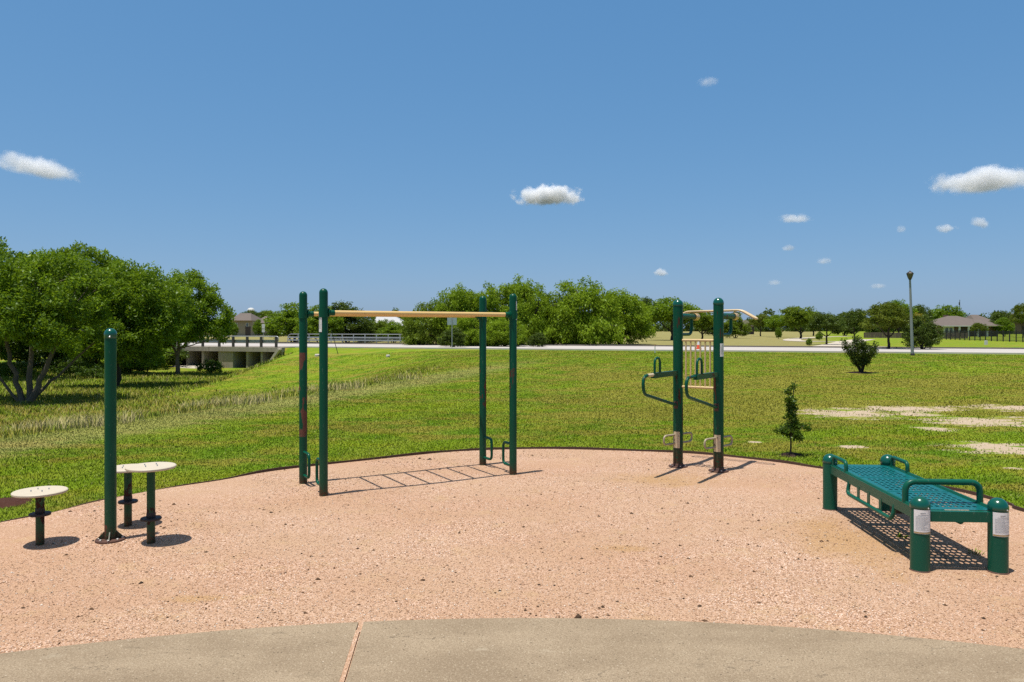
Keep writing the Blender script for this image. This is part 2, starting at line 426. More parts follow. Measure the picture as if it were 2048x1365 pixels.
# pebbles and debris lying on the pad (countless: stuff)
mpeb, nt = newmat('pebble'); t = N(nt, 'Attribute', {'attribute_name': 'tint'}).outputs['Fac']
c = ramp(nt, t, [(0, (.05, .035, .025)), (.07, (.16, .09, .05)), (.12, (.28, .155, .09)), (.5, (.45, .28, .175)), (.8, (.56, .39, .265)), (1, (.74, .65, .55))])
finish(nt, princ(nt, c, .95, 0, None, 0, .06))
def plaza_y(x): return -3.62 + math.sqrt(max(0, 8.2 ** 2 - (x - .1) ** 2))
npb = 105000
r_ = np.exp(rng.uniform(math.log(4.0), math.log(11.5), npb)); th = rng.uniform(-.76, .76, npb)
px_ = r_ * np.sin(th); py_ = r_ * np.cos(th)
dpl = np.hypot(px_ - .1, py_ + 3.62)
ok = in_poly(px_, py_, PAD) & ((dpl > 8.21) | (rng.random(npb) < .03 * np.clip((dpl - 7.2) / 1.0, 0, 1) ** 2)); px_, py_, r_ = px_[ok], py_[ok], r_[ok]; n = len(px_)
oct_ = np.array([(1, 0, 0), (-1, 0, 0), (0, 1, 0), (0, -1, 0), (0, 0, 1), (0, 0, -.6)], float)
of = np.array([(0, 2, 4), (2, 1, 4), (1, 3, 4), (3, 0, 4), (2, 0, 5), (1, 2, 5), (3, 1, 5), (0, 3, 5)])
sz = np.exp(rng.normal(math.log(.0034), .32, n)) * (1 + .05 * (r_ - 4))
tn = rng.uniform(.1, 1, n); dark = rng.random(n) < .011; tn[dark] = rng.uniform(0, .06, dark.sum()); sz[dark] *= rng.uniform(1.4, 3.0, dark.sum())
sz[(dpl[ok] < 8.21)] *= .55; ang = rng.uniform(0, 6.28, n); jit = oct_[None] * rng.uniform(.6, 1.3, (n, 6, 1)) * sz[:, None, None] * np.array([1.25, 1, .75])
ca_, sa_ = np.cos(ang)[:, None], np.sin(ang)[:, None]
V = np.stack([jit[..., 0] * ca_ - jit[..., 1] * sa_ + px_[:, None], jit[..., 0] * sa_ + jit[..., 1] * ca_ + py_[:, None], jit[..., 2] + .0135 - sz[:, None] * .12 + .009 * (np.sin(px_ * 2.1 + .7 * py_) * np.sin(py_ * 1.7) * np.clip((py_ - 4.6) / .6, 0, 1))[:, None] * (py_ < 10.3)[:, None]], -1)
peb = np_mesh('loose_gravel', V.reshape(-1, 3), (of[None] + np.arange(n)[:, None, None] * 6).reshape(-1, 3), mpeb, tint=np.repeat(tn, 6))
tag(peb, 'loose pink granite chips scattered over the pad', 'gravel', None, 'stuff')

mcon, nt = newmat('weathered_concrete'); p = wpos(nt)
a = noise(nt, vmath(nt, 'MULTIPLY', p, (1.3, 2.2, 1)), 1, 5, .62); b = noise(nt, p, 60, 4, .7); d = noise(nt, p, 120, 3, .75)
c = mixc(nt, smooth(nt, a, .3, .7), (.24, .178, .116), (.345, .265, .178))
c = mixc(nt, math_(nt, 'MULTIPLY', smooth(nt, b, .45, .7), .35), c, (.34, .265, .17))
vv = N(nt, 'TexVoronoi', Vector=p, Scale=48.0)
sp = N(nt, 'SeparateColor', Color=vv.outputs['Color']).outputs[0]
c = mixc(nt, math_(nt, 'MULTIPLY', math_(nt, 'GREATER_THAN', sp, .95), math_(nt, 'LESS_THAN', vv.outputs['Distance'], .22)), c, (.50, .42, .32))
c = mixc(nt, math_(nt, 'MULTIPLY', math_(nt, 'LESS_THAN', sp, .10), math_(nt, 'LESS_THAN', vv.outputs['Distance'], .24)), c, (.10, .075, .05))
c = mixc(nt, math_(nt, 'MULTIPLY', smooth(nt, d, .42, .62), .7), c, (.155, .112, .066))
c = mixc(nt, math_(nt, 'MULTIPLY', smooth(nt, noise(nt, p, 95, 4, .8), .53, .66), .75), c, (.44, .36, .25))
hl = math_(nt, 'ABSOLUTE', math_(nt, 'SUBTRACT', noise(nt, vmath(nt, 'MULTIPLY', p, (.5, .9, 1)), 1, 7, .6), .5))
c = mixc(nt, math_(nt, 'MULTIPLY', math_(nt, 'LESS_THAN', hl, .0022), math_(nt, 'MULTIPLY', smooth(nt, a, .5, .6), .6)), c, (.10, .075, .05))
bl = noise(nt, vmath(nt, 'MULTIPLY', p, (3.5, 9, 1)), 1, 4, .6)
c = mixc(nt, math_(nt, 'MULTIPLY', smooth(nt, bl, .60, .76), .6), c, (.13, .098, .062))
c = mixc(nt, math_(nt, 'MULTIPLY', smooth(nt, noise(nt, vmath(nt, 'MULTIPLY', p, (2.2, 3.8, 1)), 1, 5, .7), .62, .74), .5), c, (.40, .335, .24))
finish(nt, princ(nt, c, .9, 0, bump(nt, math_(nt, 'ADD', b, math_(nt, 'MULTIPLY', d, .7)), .35, .004), 0, .25))
jx = lambda y: -.889 + (4.375 - y) * .078     # joint line through the plaza
def slab(a0, a1, side):
    mb = MB(); pts = []
    n = 60
    for k in range(n + 1):
        x = a0 + (a1 - a0) * k / n; pts.append((x, plaza_y(x)))
    top = [(x, y, .024) for x, y in pts]; xj = jx(-6) + side * .016
    l0, l1 = (xj, a1) if side > 0 else (a0, xj); low = [(l0 + (l1 - l0) * k / n, -6.0, .024) for k in range(n + 1)]
    vs = top + low; m_ = n + 1
    fs = [(k, m_ + k, m_ + k + 1, k + 1) for k in range(n)]
    mb.add(vs, fs)
    mb.add([(x, y, .024) for x, y in pts] + [(x, y, -.1) for x, y in pts], [(k + 1, m_ + k + 1, m_ + k, k)[::-1] for k in range(n)])
    e = pts[0] if side > 0 else pts[-1]; l = low[0] if side > 0 else low[-1]
    mb.add([(e[0], e[1], .024), (l[0], l[1], .024), (l[0], l[1], -.1), (e[0], e[1], -.1)], [(0, 1, 2, 3)])
    return mb
o = slab(-7.6, jx(4.37) - .016, -1).build('concrete_plaza', mcon, smooth=False); tag(o, 'left concrete plaza slab', None, None, 'structure')
o = slab(jx(4.37) + .016, 7.7, 1).build('concrete_plaza', mcon, smooth=False); tag(o, 'right concrete plaza slab', None, None, 'structure')

mb = MB(); ys_ = [4.40 - .12 * k for k in range(80)]
mb.add([(jx(y_) + sd * .019, y_, .0225 + .001 * math.sin(y_ * 9)) for y_ in ys_ for sd in (-1, 1)], [(2 * k, 2 * k + 1, 2 * k + 3, 2 * k + 2)[::-1] for k in range(79)])
o = mb.build('joint_gravel', mgr, None, False); tag(o, 'strip of pink gravel filling the joint between the two plaza slabs', None, None, 'structure')
medge = simple('rusty_edging_steel', (.075, .04, .027), .85, 0, .4, 20)
mb = MB(); ep = PAD; n = len(ep)
inn = []; outn = []
for k in range(n):
    a = Vector(ep[max(k - 1, 0)]); b = Vector(ep[min(k + 1, n - 1)]); t = (b - a).normalized(); nn = Vector((-t.y, t.x))
    q = Vector(ep[k]); outn.append(q + nn * .009); inn.append(q - nn * .001)
hz = [(.043 if ep[k][0] > -2.9 else .043 - .026 * min(1, (-2.9 - ep[k][0]) / .8)) + .005 * math.sin(k * .7) for k in range(n)]
vs = [(q.x, q.y, z) for q, z in zip(inn, [-.05] * n)] + [(q.x, q.y, z) for q, z in zip(inn, hz)] + [(q.x, q.y, z) for q, z in zip(outn, hz)] + [(q.x, q.y, -.05) for q in outn]
fs = []
for k in range(n - 1):
    for j in range(3): fs.append((j * n + k, j * n + k + 1, (j + 1) * n + k + 1, (j + 1) * n + k))
mb.add(vs, fs)
o = mb.build('lawn_edging', medge); tag(o, 'thin rusty steel edging strip between pink gravel and lawn', 'edging')

# ------------------------------------------------------------------ grass blades
def blades(n, r0, r1, hfun, wfun, keep, tintf, half=.72, lean=.5, zoff=0, pw=0):
    r = np.exp(rng.uniform(math.log(r0), math.log(r1), n)); th = rng.uniform(-half, half, n)
    x = r * np.sin(th) + 0; y = r * np.cos(th)
    k = keep(x, y); x, y, r = x[k], y[k], r[k]; n = len(x)
    z = H(x, y) + zoff; h = hfun(x, y, r) * rng.uniform(.55, 1.25, n); wd = wfun(r) * rng.uniform(.7, 1.3, n)
    a = rng.uniform(0, 2 * np.pi, n); dx, dy = np.cos(a), np.sin(a)
    la = rng.uniform(0, 2 * np.pi, n); ll = h * rng.uniform(.1, lean, n); lx, ly = np.cos(la) * ll, np.sin(la) * ll
    b = np.stack([x, y, z - .01], 1); sd = np.stack([dx, dy, 0 * dx], 1) * (wd / 2)[:, None]
    m_ = np.stack([x + lx * .35, y + ly * .35, z + h * .62], 1); tp = np.stack([x + lx, y + ly, z + h], 1)
    V = np.stack([b - sd, b + sd, m_ + sd * .8, m_ - sd * .8, tp], 1).reshape(-1, 3)
    i = np.arange(n)[:, None] * 5
    Fq = np.concatenate([i + np.array([[0, 1, 2]]), i + np.array([[0, 2, 3]]), i + np.array([[3, 2, 4]])])
    return V, Fq, np.repeat(tintf(x, y, n), 5)
def dirt_d(x, y):
    m = np.full(np.shape(x), 9.0)
    for (cx, cy, rx, ry_) in DIRT: m = np.minimum(m, np.hypot((x - cx) / rx, (y - cy) / ry_))
    m = m + .38 * np.sin(2.3 * x + 1.9 * np.sin(1.1 * y)) * np.sin(2.9 * y + np.sin(1.7 * x)) + .2 * np.sin(6.1 * x + 2.2 * y)
    return np.where(rng.random(np.shape(x)) < .05, 9.0, m)
def inview_land(x, y): return (y < road_y(x) - 1.0) & ~in_poly(x, y, PAD)
PLUGS = []
def not_plug(x, y):
    m = np.ones(np.shape(x), bool)
    for cx, cy, r in PLUGS: m &= np.hypot(x - cx, y - cy) > r * rng.uniform(.8, 1.05, np.shape(x))
    return m
shrub_xy = on_ground(1722, 746); sap_xy = on_ground(1582, 912); mul_xy = on_ground(2, 1008); ta_xy = on_ground(50, 806)
PLUGS += [(shrub_xy[0], shrub_xy[1], .8), (sap_xy[0], sap_xy[1], .17), (mul_xy[0], mul_xy[1], .28)]
def off_apron(x, y): return ~((x > -26.6) & (x < -21.6) & (y > road_y(x) - 6.5))
def is_tall(x, y, a, b):               # unmown growth: down the bank and along the channel, not on the mown road embankment
    s = bank_s(x, y); t = y / np.maximum(road_y(x), 5) + .035 * np.sin(x * .8) + .02 * np.sin(x * 2.3 + y)
    return (s > rng.uniform(a, b, np.shape(x))) & ((t < rng.uniform(.56, .66, np.shape(x))) | (x < CULV_X1 + 2))
def keep_lawn(x, y):
    return inview_land(x, y) & off_apron(x, y) & ~is_tall(x, y, .2, 1.5) & (dirt_d(x, y) > rng.uniform(.6, 1.7, np.shape(x))) & not_plug(x, y)
V, Fq, tn = blades(1040000, 6.6, 50, lambda x, y, r: np.full(len(x), .022) + .006 * np.sin(x * 1.3) * np.sin(y * 1.1), lambda r: .0026 + .00065 * r, keep_lawn,
                   lambda x, y, n: np.where(rng.random(n) < .04, rng.uniform(.4, .8, n), rng.uniform(0, .18, n)), lean=1.3)
o = np_mesh('mown_grass', V, Fq, mblade, tint=tn); tag(o, 'short mown grass of the lawn with yellowed blades', 'grass', None, 'stuff')
def keep_tall(x, y):
    s = bank_s(x, y)
    return inview_land(x, y) & off_apron(x, y) & is_tall(x, y, .3, 2.2) & (y < road_y(x) - 2.5) & (np.hypot(x - ta_xy[0], y - ta_xy[1]) > .6)
def htall(x, y, r):
    s = bank_s(x, y)
    return .10 + .13 * sst(.5, 4, s) * (.55 + .45 * np.sin(x * .9 + 2 * np.sin(y * .35)) * np.sin(y * .7 + x * .2))
V, Fq, tn = blades(490000, 10, 56, htall, lambda r: .004 + .0006 * r, keep_tall,
                   lambda x, y, n: np.where(rng.random(n) < .16, rng.uniform(.35, 1, n), rng.uniform(0, .3, n)), lean=.9)
o = np_mesh('tall_grass', V, Fq, mblade, tint=tn); tag(o, 'unmown tall grass covering the drainage channel bank', 'grass', None, 'stuff')
# pale seed-headed clumps near the bank top
def keep_straw(x, y):
    s = bank_s(x, y); f = np.sin(y * 1.35 + .6 * x) + .6 * np.sin(y * 3.1 + 1.7)
    return inview_land(x, y) & (s > .2) & (s < 2.6 + .5 * np.sin(y * 2)) & (f > .45) & (y < 26)
V, Fq, tn = blades(90000, 11, 27, lambda x, y, r: np.full(len(x), .24), lambda r: .004 + .0005 * r, keep_straw, lambda x, y, n: rng.uniform(.75, 1, n), lean=.8)
o = np_mesh('straw_grass', V, Fq, mblade, tint=tn); tag(o, 'pale dry seed-headed grass tufts along the bank top', 'grass', None, 'stuff')

# ------------------------------------------------------------------ exercise equipment materials
GREEN = (.0005, .066, .034)
m_green = paint('green_powder_coat', GREEN, None)
m_post_rust = paint('green_post_patchy', (.0005, .060, .031), (.25, 1.25), .50, .25, (10, 10, 2.8), (.085, .034, .022))
m_post_worn = paint('green_post_worn', (.0005, .060, .031), (.55, 1.45), .84, .25, (10, 10, 3.0), (.12, .050, .035))
m_post_fade = paint('green_post_faded', (.0005, .060, .031), (.02, .12), .25, .6)
m_stat = paint('green_station_post', (.0005, .060, .031), (.0, 2.0), .50, .3, (16, 16, 3.2), (.055, .022, .013), foot=.42)
m_stat_low = paint('green_station_arm', (.001, .064, .034), (.6, 1.95), .45, 0, (14, 14, 9), (.075, .03, .018))
m_stool = paint('green_stool_post', (.003, .055, .024), (.18, .42), .75, .8, (16, 16, 9), (.035, .012, .01))
m_bench = paint('green_bench_coat', (.002, .085, .052), None, fade=.2)
m_cap = simple('green_dome_cap', (.001, .075, .048), .22, 0, .12, 6, .5, .3)
m_rustplate = simple('rusty_flange', (.10, .05, .035), .7, .2, .5, 30, .4, 0, .3)
m_bolt = simple('zinc_bolt', (.55, .53, .5), .35, .8, .1, 30)
m_cream = simple('cream_powder_coat', (.66, .44, .17), .4, 0, .08, 10, .5, .2)
m_cream2 = simple('pale_cream_coat', (.60, .44, .24), .45, 0, .14, 14, .5, .1)
m_chip = paint('chipped_cream_bar', (.62, .46, .24), (.9, 1.7), .05, 0, (60, 60, 30), (.28, .20, .10))
m_seat = simple('pale_stool_top', (.52, .45, .34), .55, 0, .08, 9, .4, 0, .1)
m_collar = simple('black_rubber_collar', (.018, .014, .014), .6, 0, .3, 20)
m_foot = simple('worn_steel_loop', (.36, .30, .20), .55, .15, .45, 14)
m_plate = paint('worn_pale_plate', (.62, .49, .32), (.2, .5), .35, 0, (25, 25, 14), (.16, .07, .04))
m_stick = simple('white_sticker', (.78, .76, .74), .45, 0, .05, 20)
m_print = simple('sticker_print', (.30, .30, .30), .6, 0, .2, 30)
m_gold = simple('sticker_footer', (.40, .26, .10), .6, 0, .1, 30)
m_deck = paint('teal_bench_deck', (.003, .105, .105), None, rough=.36)
m_black = simple('black_strap', (.012, .012, .013), .7)

def sticker(parent, r, a0, a1, z0, z1, c=(0, 0), seed=0, gold=True):
    mb = MB(); mb.patch(r + .0018, a0, a1, z0, z1, c); s = mb.build('sticker', m_stick, parent)
    rr = random.Random(seed); mb = MB(); hgt = z1 - z0; w_ = a1 - a0
    z = z1 - hgt * .12
    mb.patch(r + .003, a0 + w_ * .35, a0 + w_ * .62, z - .006, z, c, 4); z -= hgt * .09
    mb.patch(r + .003, a0 + w_ * .22, a0 + w_ * .80, z - .003, z, c, 4); z -= hgt * .06
    while z > z0 + hgt * .16:
        mb.patch(r + .003, a0 + w_ * .1, a0 + w_ * rr.uniform(.55, .92), z - .0022, z, c, 6); z -= .0068
    mb.build('print', m_print, s)
    if gold:
        mb = MB(); mb.patch(r + .0032, a0 + w_ * .02, a1 - w_ * .02, z0 + .003, z0 + hgt * .075, c); mb.build('footer_stripe', m_gold, s)
    return s
def bolts(name, parent, r, n, z, a0=0, rad=.009):
    first = None
    for k in range(n):
        a = a0 + 2 * math.pi * k / n
        if first is None:
            mb = MB(); mb.lathe([(rad, 0), (rad, .01), (rad * .5, .014)], 6); first = o = mb.build(name, m_bolt, parent)
        else: o = first.copy(); col.objects.link(o); o.parent = parent
        o.location = (r * math.cos(a), r * math.sin(a), z)

PZ = .012
# --- single green post with bolted flange
x, y = g0(221, 1085)
t = empty('flanged_post', (x, y, PZ), 0, 'lone dark green round post on a bolted flange beside three white stools', 'post')
r = .045
mb = MB(); mb.lathe([(r, .015), (r, 1.69)], 28); mb.build('pole', m_post_fade, t)
mb = MB(); mb.lathe(cap_prof(r, 1.66, 1.742), 28); cp = mb.build('dome_cap', m_cap, t)
mb = MB(); mb.lathe([(.005, 0), (.008, .004), (.004, .008)], 8, (0, 0, 0)); sb = mb.build('screw', m_bolt, cp); sb.location = (.018, -.0455, 1.672); sb.rotation_euler = (R(90), 0, 0)
mb = MB(); mb.lathe([(.113, -.004), (.115, .008), (.113, .018), (.06, .020)], 30); bf = mb.build('base_flange', m_rustplate, t)
bolts('bolt', bf, .088, 8, .018, .3, .012)
for k in range(4):
    a = k * math.pi / 2 + .35; ca, sa = math.cos(a), math.sin(a); th = .004
    q = [(r - .004, .018), (.10, .018), (.10, .026), (r - .004, .085)]
    vs = [(d_ * ca - s_ * sa, d_ * sa + s_ * ca, z_) for s_ in (-th, th) for d_, z_ in q]
    mb = MB(); mb.add(vs, [(0, 1, 2, 3), (7, 6, 5, 4), (0, 4, 5, 1), (1, 5, 6, 2), (2, 6, 7, 3), (3, 7, 4, 0)])
    mb.build('gusset', m_post_fade, t, smooth=False)

# --- three balance stools
def stool(px, py, seat_z, col_z, dia, label, tilt=0):
    x, y = g0(px, py); t = empty('balance_stool', (x, y, PZ), random.uniform(0, 6), label, 'stool', 'round balance stools on the gravel')
    mb = MB(); mb.lathe([(.032, -.03), (.032, seat_z - .02)], 20); mb.build('stem', m_stool, t)
    R_ = dia / 2; mb = MB(); mb.lathe([(R_ - .006, seat_z - .012), (R_, seat_z - .007), (R_, seat_z + .004), (R_ - .006, seat_z + .009)], 48); se = mb.build('seat', m_seat, t)
    bolts('screw', se, R_ * .32, 4, seat_z + .008, .4, .005)
    mb = MB(); mb.lathe([(.031, col_z - .012), (.078, col_z - .010), (.081, col_z), (.078, col_z + .008), (.031, col_z + .012)], 28); co = mb.build('collar', m_collar, t)
    mb = MB(); mb.lathe([(.034, col_z + .012), (.036, col_z + .03), (.0335, col_z + .05)], 20); mb.build('clamp', m_collar, co)
stool(80, 1092, .425, .245, .396, 'lowest round white stool, standing apart left of the tall green post')
stool(302, 1091, .622, .205, .378, 'tallest white topped stool, in front and right of the green post')
stool(256, 1056, .512, .22, .36, 'white topped stool on a peeling stem, half hidden behind the green post')

# --- overhead ladder
A = Vector((-1.957, 7.97)); ux = Vector((1.981, 1.195)).normalized(); ang = math.atan2(ux.y, ux.x)
LL = 2.30; LW = .745
t = empty('overhead_ladder', (A.x, A.y, PZ), ang, 'green overhead ladder on four tall posts with tan side beams', 'exercise frame')
r = .0445; ph = 2.158; BZ = 1.905
for (lx, ly, mt, lab) in ((0, 0, m_post_fade, None), (LL, 0, m_post_rust, 'post with a long red-brown peeled patch'), (0, LW, m_post_worn, 'post with a column of red-brown peeled patches'), (LL, LW, m_post_rust, None)):
    mb = MB(); mb.lathe([(a_, b_) for a_, b_ in dome_prof(r, ph, -.03)], 28); po = mb.build('post', mt, t)
    po.location = (lx, ly, 0)
    if lab: po['label'] = lab
    sx = 1 if lx == 0 else -1
    # foot handles: a bent tube standing off the post, towards the other pair in the width direction
    sy = 1 if ly == 0 else -1
    hd = [(0, 0, .36), (0, sy * .23, .36), (0, sy * .23, .10), (0, 0, .10)]
    hd = [(a_, b_, c_) for a_, b_, c_ in hd]
    mb = MB(); mb.tube(fillet(hd, .06, 6), .0165, 10); hh2 = mb.build('foot_handle', m_green, po)
    mb = MB(); mb.lathe([(r + .006, BZ - .05), (r + .006, BZ + .05)], 24); mb.build('beam_clamp', m_green, po)
    mb = MB(); mb.tube([(sx * .03, 0, BZ), (sx * .115, 0, BZ)], .030, 16); mb.tube([(sx * .046, 0, BZ), (sx * .056, 0, BZ)], .048, 16); mb.build('beam_sleeve', m_green, po)
for ly in (0, LW):
    mb = MB(); mb.tube([(.085, ly, BZ), (LL - .085, ly, BZ)], .0255, 20); mb.build('beam', m_cream, t)
for k in range(7):
    lx = .30 + (LL - .6) * k / 6
    mb = MB(); mb.tube([(lx, .024, BZ), (lx, LW - .024, BZ)], .015, 12); mb.build('rung', m_cream, t)
aw = math.radians(-90) - ang
s_ = sticker(t, r, aw - 1.25, aw - .15, BZ - .20, BZ + .01, (0, 0), 3, False)
s_ = sticker(t, r, aw + .9, aw + 1.9, BZ - .06, BZ + .16, (LL, 0), 4, False)

# --- fitness station: two posts with dip arms, bar panel, chin-up bar
PL = Vector((2.09, 9.663)); PR = Vector((2.518, 9.36)); d = (PR - PL); SEP = d.length; ang = math.atan2(d.y, d.x)
t = empty('fitness_station', (PL.x, PL.y, PZ), ang, 'two post green fitness station with dip arms, cream bars and chin-up bar', 'exercise station')
r = .0615
for k, (lx, top) in enumerate(((0, 2.108), (SEP, 2.118))):
    mb = MB(); mb.lathe([(r, 0), (r, top - .075)], 30); po = mb.build('post', m_stat, t); po.location = (lx, 0, 0)
    mb = MB(); mb.lathe(cap_prof(r, top - .085, top), 30); mb.build('dome_cap', m_cap, po)
    mb = MB(); mb.lathe([(.118, -.006), (.12, .006), (.117, .016), (r, .020), (r + .012, .022), (r + .002, .05)], 30); fl = mb.build('base_flange', m_rustplate, po)
    bolts('bolt', fl, .092, 6, .016, .2, .011)
    # dip arm towards local -y
    az_ = 1.185
    da = empty('dip_arm', (lx, 0, 0)); da.parent = t
    mb = MB()
    mb.box((0, -.40, az_), (.05, .68, .062))
    mb.build('arm_beam', m_stat_low, da, smooth=False)
    pth = fillet([(0, -.70, az_ + .008), (0, -1.0, az_ + .008), (0, -1.0, az_ - .20), (0, -.045, .78)], .13, 9)
    mb = MB(); mb.tube(pth, .0185, 14); mb.build('support_tube', m_stat_low, da)
    if k == 0:
        mb = MB(); mb.tube([(0, -.73, az_ + .008), (0, -.89, az_ + .008)], .0205, 14); wg = mb.build('worn_grip', m_plate, da); 
    mb = MB(); mb.tube(fillet([(0, -.54, az_ + .025), (0, -.54, az_ + .205), (0, -.69, az_ + .205), (0, -.69, az_ + .025)], .074, 8), .0145, 12); mb.build('upright_handle', m_green, da)
    mb = MB(); mb.box((0, -.062, .785), (.045, .03, .09)); mb.build('lower_bracket', m_rustplate, da, smooth=False)
    # stub arm towards local +y with cream end cap
    sa_ = empty('stub_arm', (lx, 0, 0)); sa_.parent = t
    mb = MB(); mb.tube([(0, .04, 1.895), (0, .53, 1.895)], .039, 18); mb.build('stub_tube', m_stat_low, sa_)
    mb = MB(); mb.tube([(0, .505, 1.895), (0, .54, 1.895), (0, .62, 1.895), (0, .645, 1.895), (0, .655, 1.895)], [.047, .047, .047, .039, .02], 18); mb.build('end_cap', m_cream, sa_)
    mb = MB(); mb.tube(fillet([(0, .44, 1.87), (0, .44, 1.665), (0, .04, 1.665)], .19, 10), .0195, 12); mb.build('hanging_handle', m_green, sa_)
    # foot loops
    fd = Vector((.205, .163)); fd.rotate(Matrix.Rotation(-ang, 2)); fd.normalize()
    for sgn in (-1, 1):
        f1 = fd * sgn * .04; f2 = fd * sgn * .27
        mb = MB(); mb.tube(fillet([(f1.x, f1.y, .405), (f2.x, f2.y, .405), (f2.x, f2.y, .295), (f1.x, f1.y, .295)], .052, 6), .0125, 10)
        fo = mb.build('foot_loop', m_foot, t); fo.location = (lx, 0, .005)
    aw = math.radians(-100) - ang
    mb = MB(); mb.patch(r + .005, aw - .95, aw + .30, .245, .45, (0, 0)); pl_ = mb.build('wear_plate', m_plate, po)
    for zz in (.28, .32, .36, .40): mb = MB(); mb.lathe([(.006, 0), (.006, .003)], 8, ((r + .006) * math.cos(aw), (r + .006) * math.sin(aw), zz)); mb.build('rivet', m_bolt, pl_)
for zz, rr in ((1.595, .016), (1.012, .016)):
    mb = MB(); mb.tube([(.05, 0, zz), (SEP - .05, 0, zz)], rr, 12); mb.build('panel_rail', m_chip, t)
for k in range(6):
    lx = .105 + (SEP - .21) * k / 5
    mb = MB(); mb.tube([(lx, 0, 1.02), (lx, 0, 1.59)], .0105, 10); mb.build('panel_bar', m_chip, t)
mb = MB(); o1, o2 = .49, .57; zc = 1.962
P_ = [(-.26, o1, zc - .11), (-.10, o1, zc), (SEP + .10, o1, zc + .012), (SEP + .30, o1, zc - .10)]
Q_ = [(a_, o2, c_) for a_, b_, c_ in P_]
mb.tube(fillet(P_ + Q_[::-1] + [P_[0]], .05, 5), .0135, 10)
mb.build('chin_up_bar', m_cream2, t)
aw = math.radians(-90) - ang
sticker(t, r, aw + .05, aw + 1.15, 1.40, 1.56, (SEP, 0), 9, False)

# --- sit-up bench
B0 = Vector((2.94, 5.53)); u = Vector((.067, .998)).normalized(); ang = math.atan2(u.y, u.x) - math.pi / 2
BL, BW = 1.87, .54
t = empty('workout_bench', (B0.x, B0.y, PZ), ang, 'green perforated steel workout bench with four domed posts and grab handles', 'exercise bench')
r = .0655
for (lx, ly, top) in ((0, 0, .533), (BW, 0, .528), (0, BL, .533), (BW, BL, .533)):
    mb = MB(); mb.lathe([(r, -.03), (r, top - .07)], 32); po = mb.build('post', m_bench, t); po.location = (lx, ly, 0)
    mb = MB(); mb.lathe(cap_prof(r, top - .082, top), 32); cp = mb.build('dome_cap', m_cap, po)
    mb = MB(); mb.lathe([(.004, 0), (.006, .003), (.003, .006)], 8); sb = mb.build('screw', m_bolt, cp); sb.location = (.03, -.061, top - .076); sb.rotation_euler = (R(90), 0, 0)
    mb = MB(); mb.lathe([(r + .004, -.02), (r + .006, .0), (r, .008)], 30); mb.build('foot_ring', m_rustplate, po)
dz = .432
for lx in (0, BW):
    mb = MB(); mb.box((lx, BL / 2, dz - .036), (.046, BL - .10, .078)); 
    mb.tube([(lx, .06, dz + .004), (lx, BL - .06, dz + .004)], .012, 8)
    mb.build('side_rail', m_bench, t, smooth=False)
for ly in (.0, BL):
    mb = MB(); mb.box((BW / 2, ly, dz - .040), (BW - .10, .05, .074)); mb.build('end_rail', m_bench, t, smooth=False)
# perforated deck with real holes
mb = MB(); x0, x1, y0, y1 = .024, BW - .024, .026, BL - .026
nxh, nyh = 11, 25; cw, ch = (x1 - x0) / nxh, (y1 - y0) / nyh
for j in range(nyh):
    for i in range(nxh):
        cx, cy = x0 + (i + .5) * cw, y0 + (j + .5) * ch
        sq = [(cx - cw / 2, cy - ch / 2), (cx, cy - ch / 2), (cx + cw / 2, cy - ch / 2), (cx + cw / 2, cy), (cx + cw / 2, cy + ch / 2), (cx, cy + ch / 2), (cx - cw / 2, cy + ch / 2), (cx - cw / 2, cy)]
        edge = i in (0, nxh - 1) or j % 8 == 0 or j == nyh - 1
        if edge:
            mb.add([(a_, b_, dz) for a_, b_ in (sq[0], sq[2], sq[4], sq[6])], [(0, 1, 2, 3)]); continue
        off = (.25 if j % 2 else -.25) * cw * .0
        ho = [(cx + off + .0150 * math.cos(a_), cy + .0230 * math.sin(a_)) for a_ in [math.pi * 1.25 + k * math.pi / 4 for k in range(8)]]
        vs = [(a_, b_, dz) for a_, b_ in sq] + [(a_, b_, dz) for a_, b_ in ho] + [(a_, b_, dz - .006) for a_, b_ in ho]
        fs = []
        for k in range(8):
            k2 = (k + 1) % 8; fs.append((k, k2, 8 + k2, 8 + k)); fs.append((8 + k, 8 + k2, 16 + k2, 16 + k))
        mb.add(vs, fs)
dk_ = mb.build('deck', m_deck, t, smooth=False)
for j in (8, 16):
    yy = y0 + (j + .5) * ch; mb = MB(); mb.tube([(x0 + .01, yy, dz + .0005), (x1 - .01, yy, dz + .0005)], .003, 6); mb.build('deck_seam', m_deck, dk_)
mb = MB(); mb.tube(fillet([(0, .24, dz), (0, .24, .59), (BW, .24, .59), (BW, .24, dz)], .115, 9), .0225, 16); mb.build('grab_handle', m_bench, t)
for lx in (0, BW):
    mb = MB(); mb.tube(fillet([(lx, BL - .10, dz), (lx, BL - .10, .525), (lx, BL - .42, .525), (lx, BL - .42, dz)], .075, 8), .0175, 14); mb.build('side_handle', m_bench, t)
mb = MB(); mb.tube(fillet([(-.008, 1.34, dz - .05), (-.03, 1.34, .265), (-.03, .40, .265), (-.008, .40, dz - .05)], .07, 8), .0165, 14); pb = mb.build('push_up_bar', m_bench, t)
for ly in (.64, .88, 1.10): mb = MB(); mb.box((-.022, ly, .32), (.008, .045, .11)); mb.build('strut', m_bench, pb, smooth=False)
mb = MB(); mb.tube([(BW * .55, .03, dz - .082), (BW * .55, BL - .03, dz - .082)], .024, 12); mb.build('under_pipe', m_bench, t)
mb = MB(); mb.box((.10, .62, .33), (.07, .10, .12)); mb.build('under_bracket', m_collar, t, smooth=False)
aw = math.radians(-90) - ang
v0 = math.atan2(-B0.y, -B0.x) - ang                    # direction from post to the camera
sticker(t, r, v0 - .62, v0 + 1.28, .275, .445, (0, 0), 21)
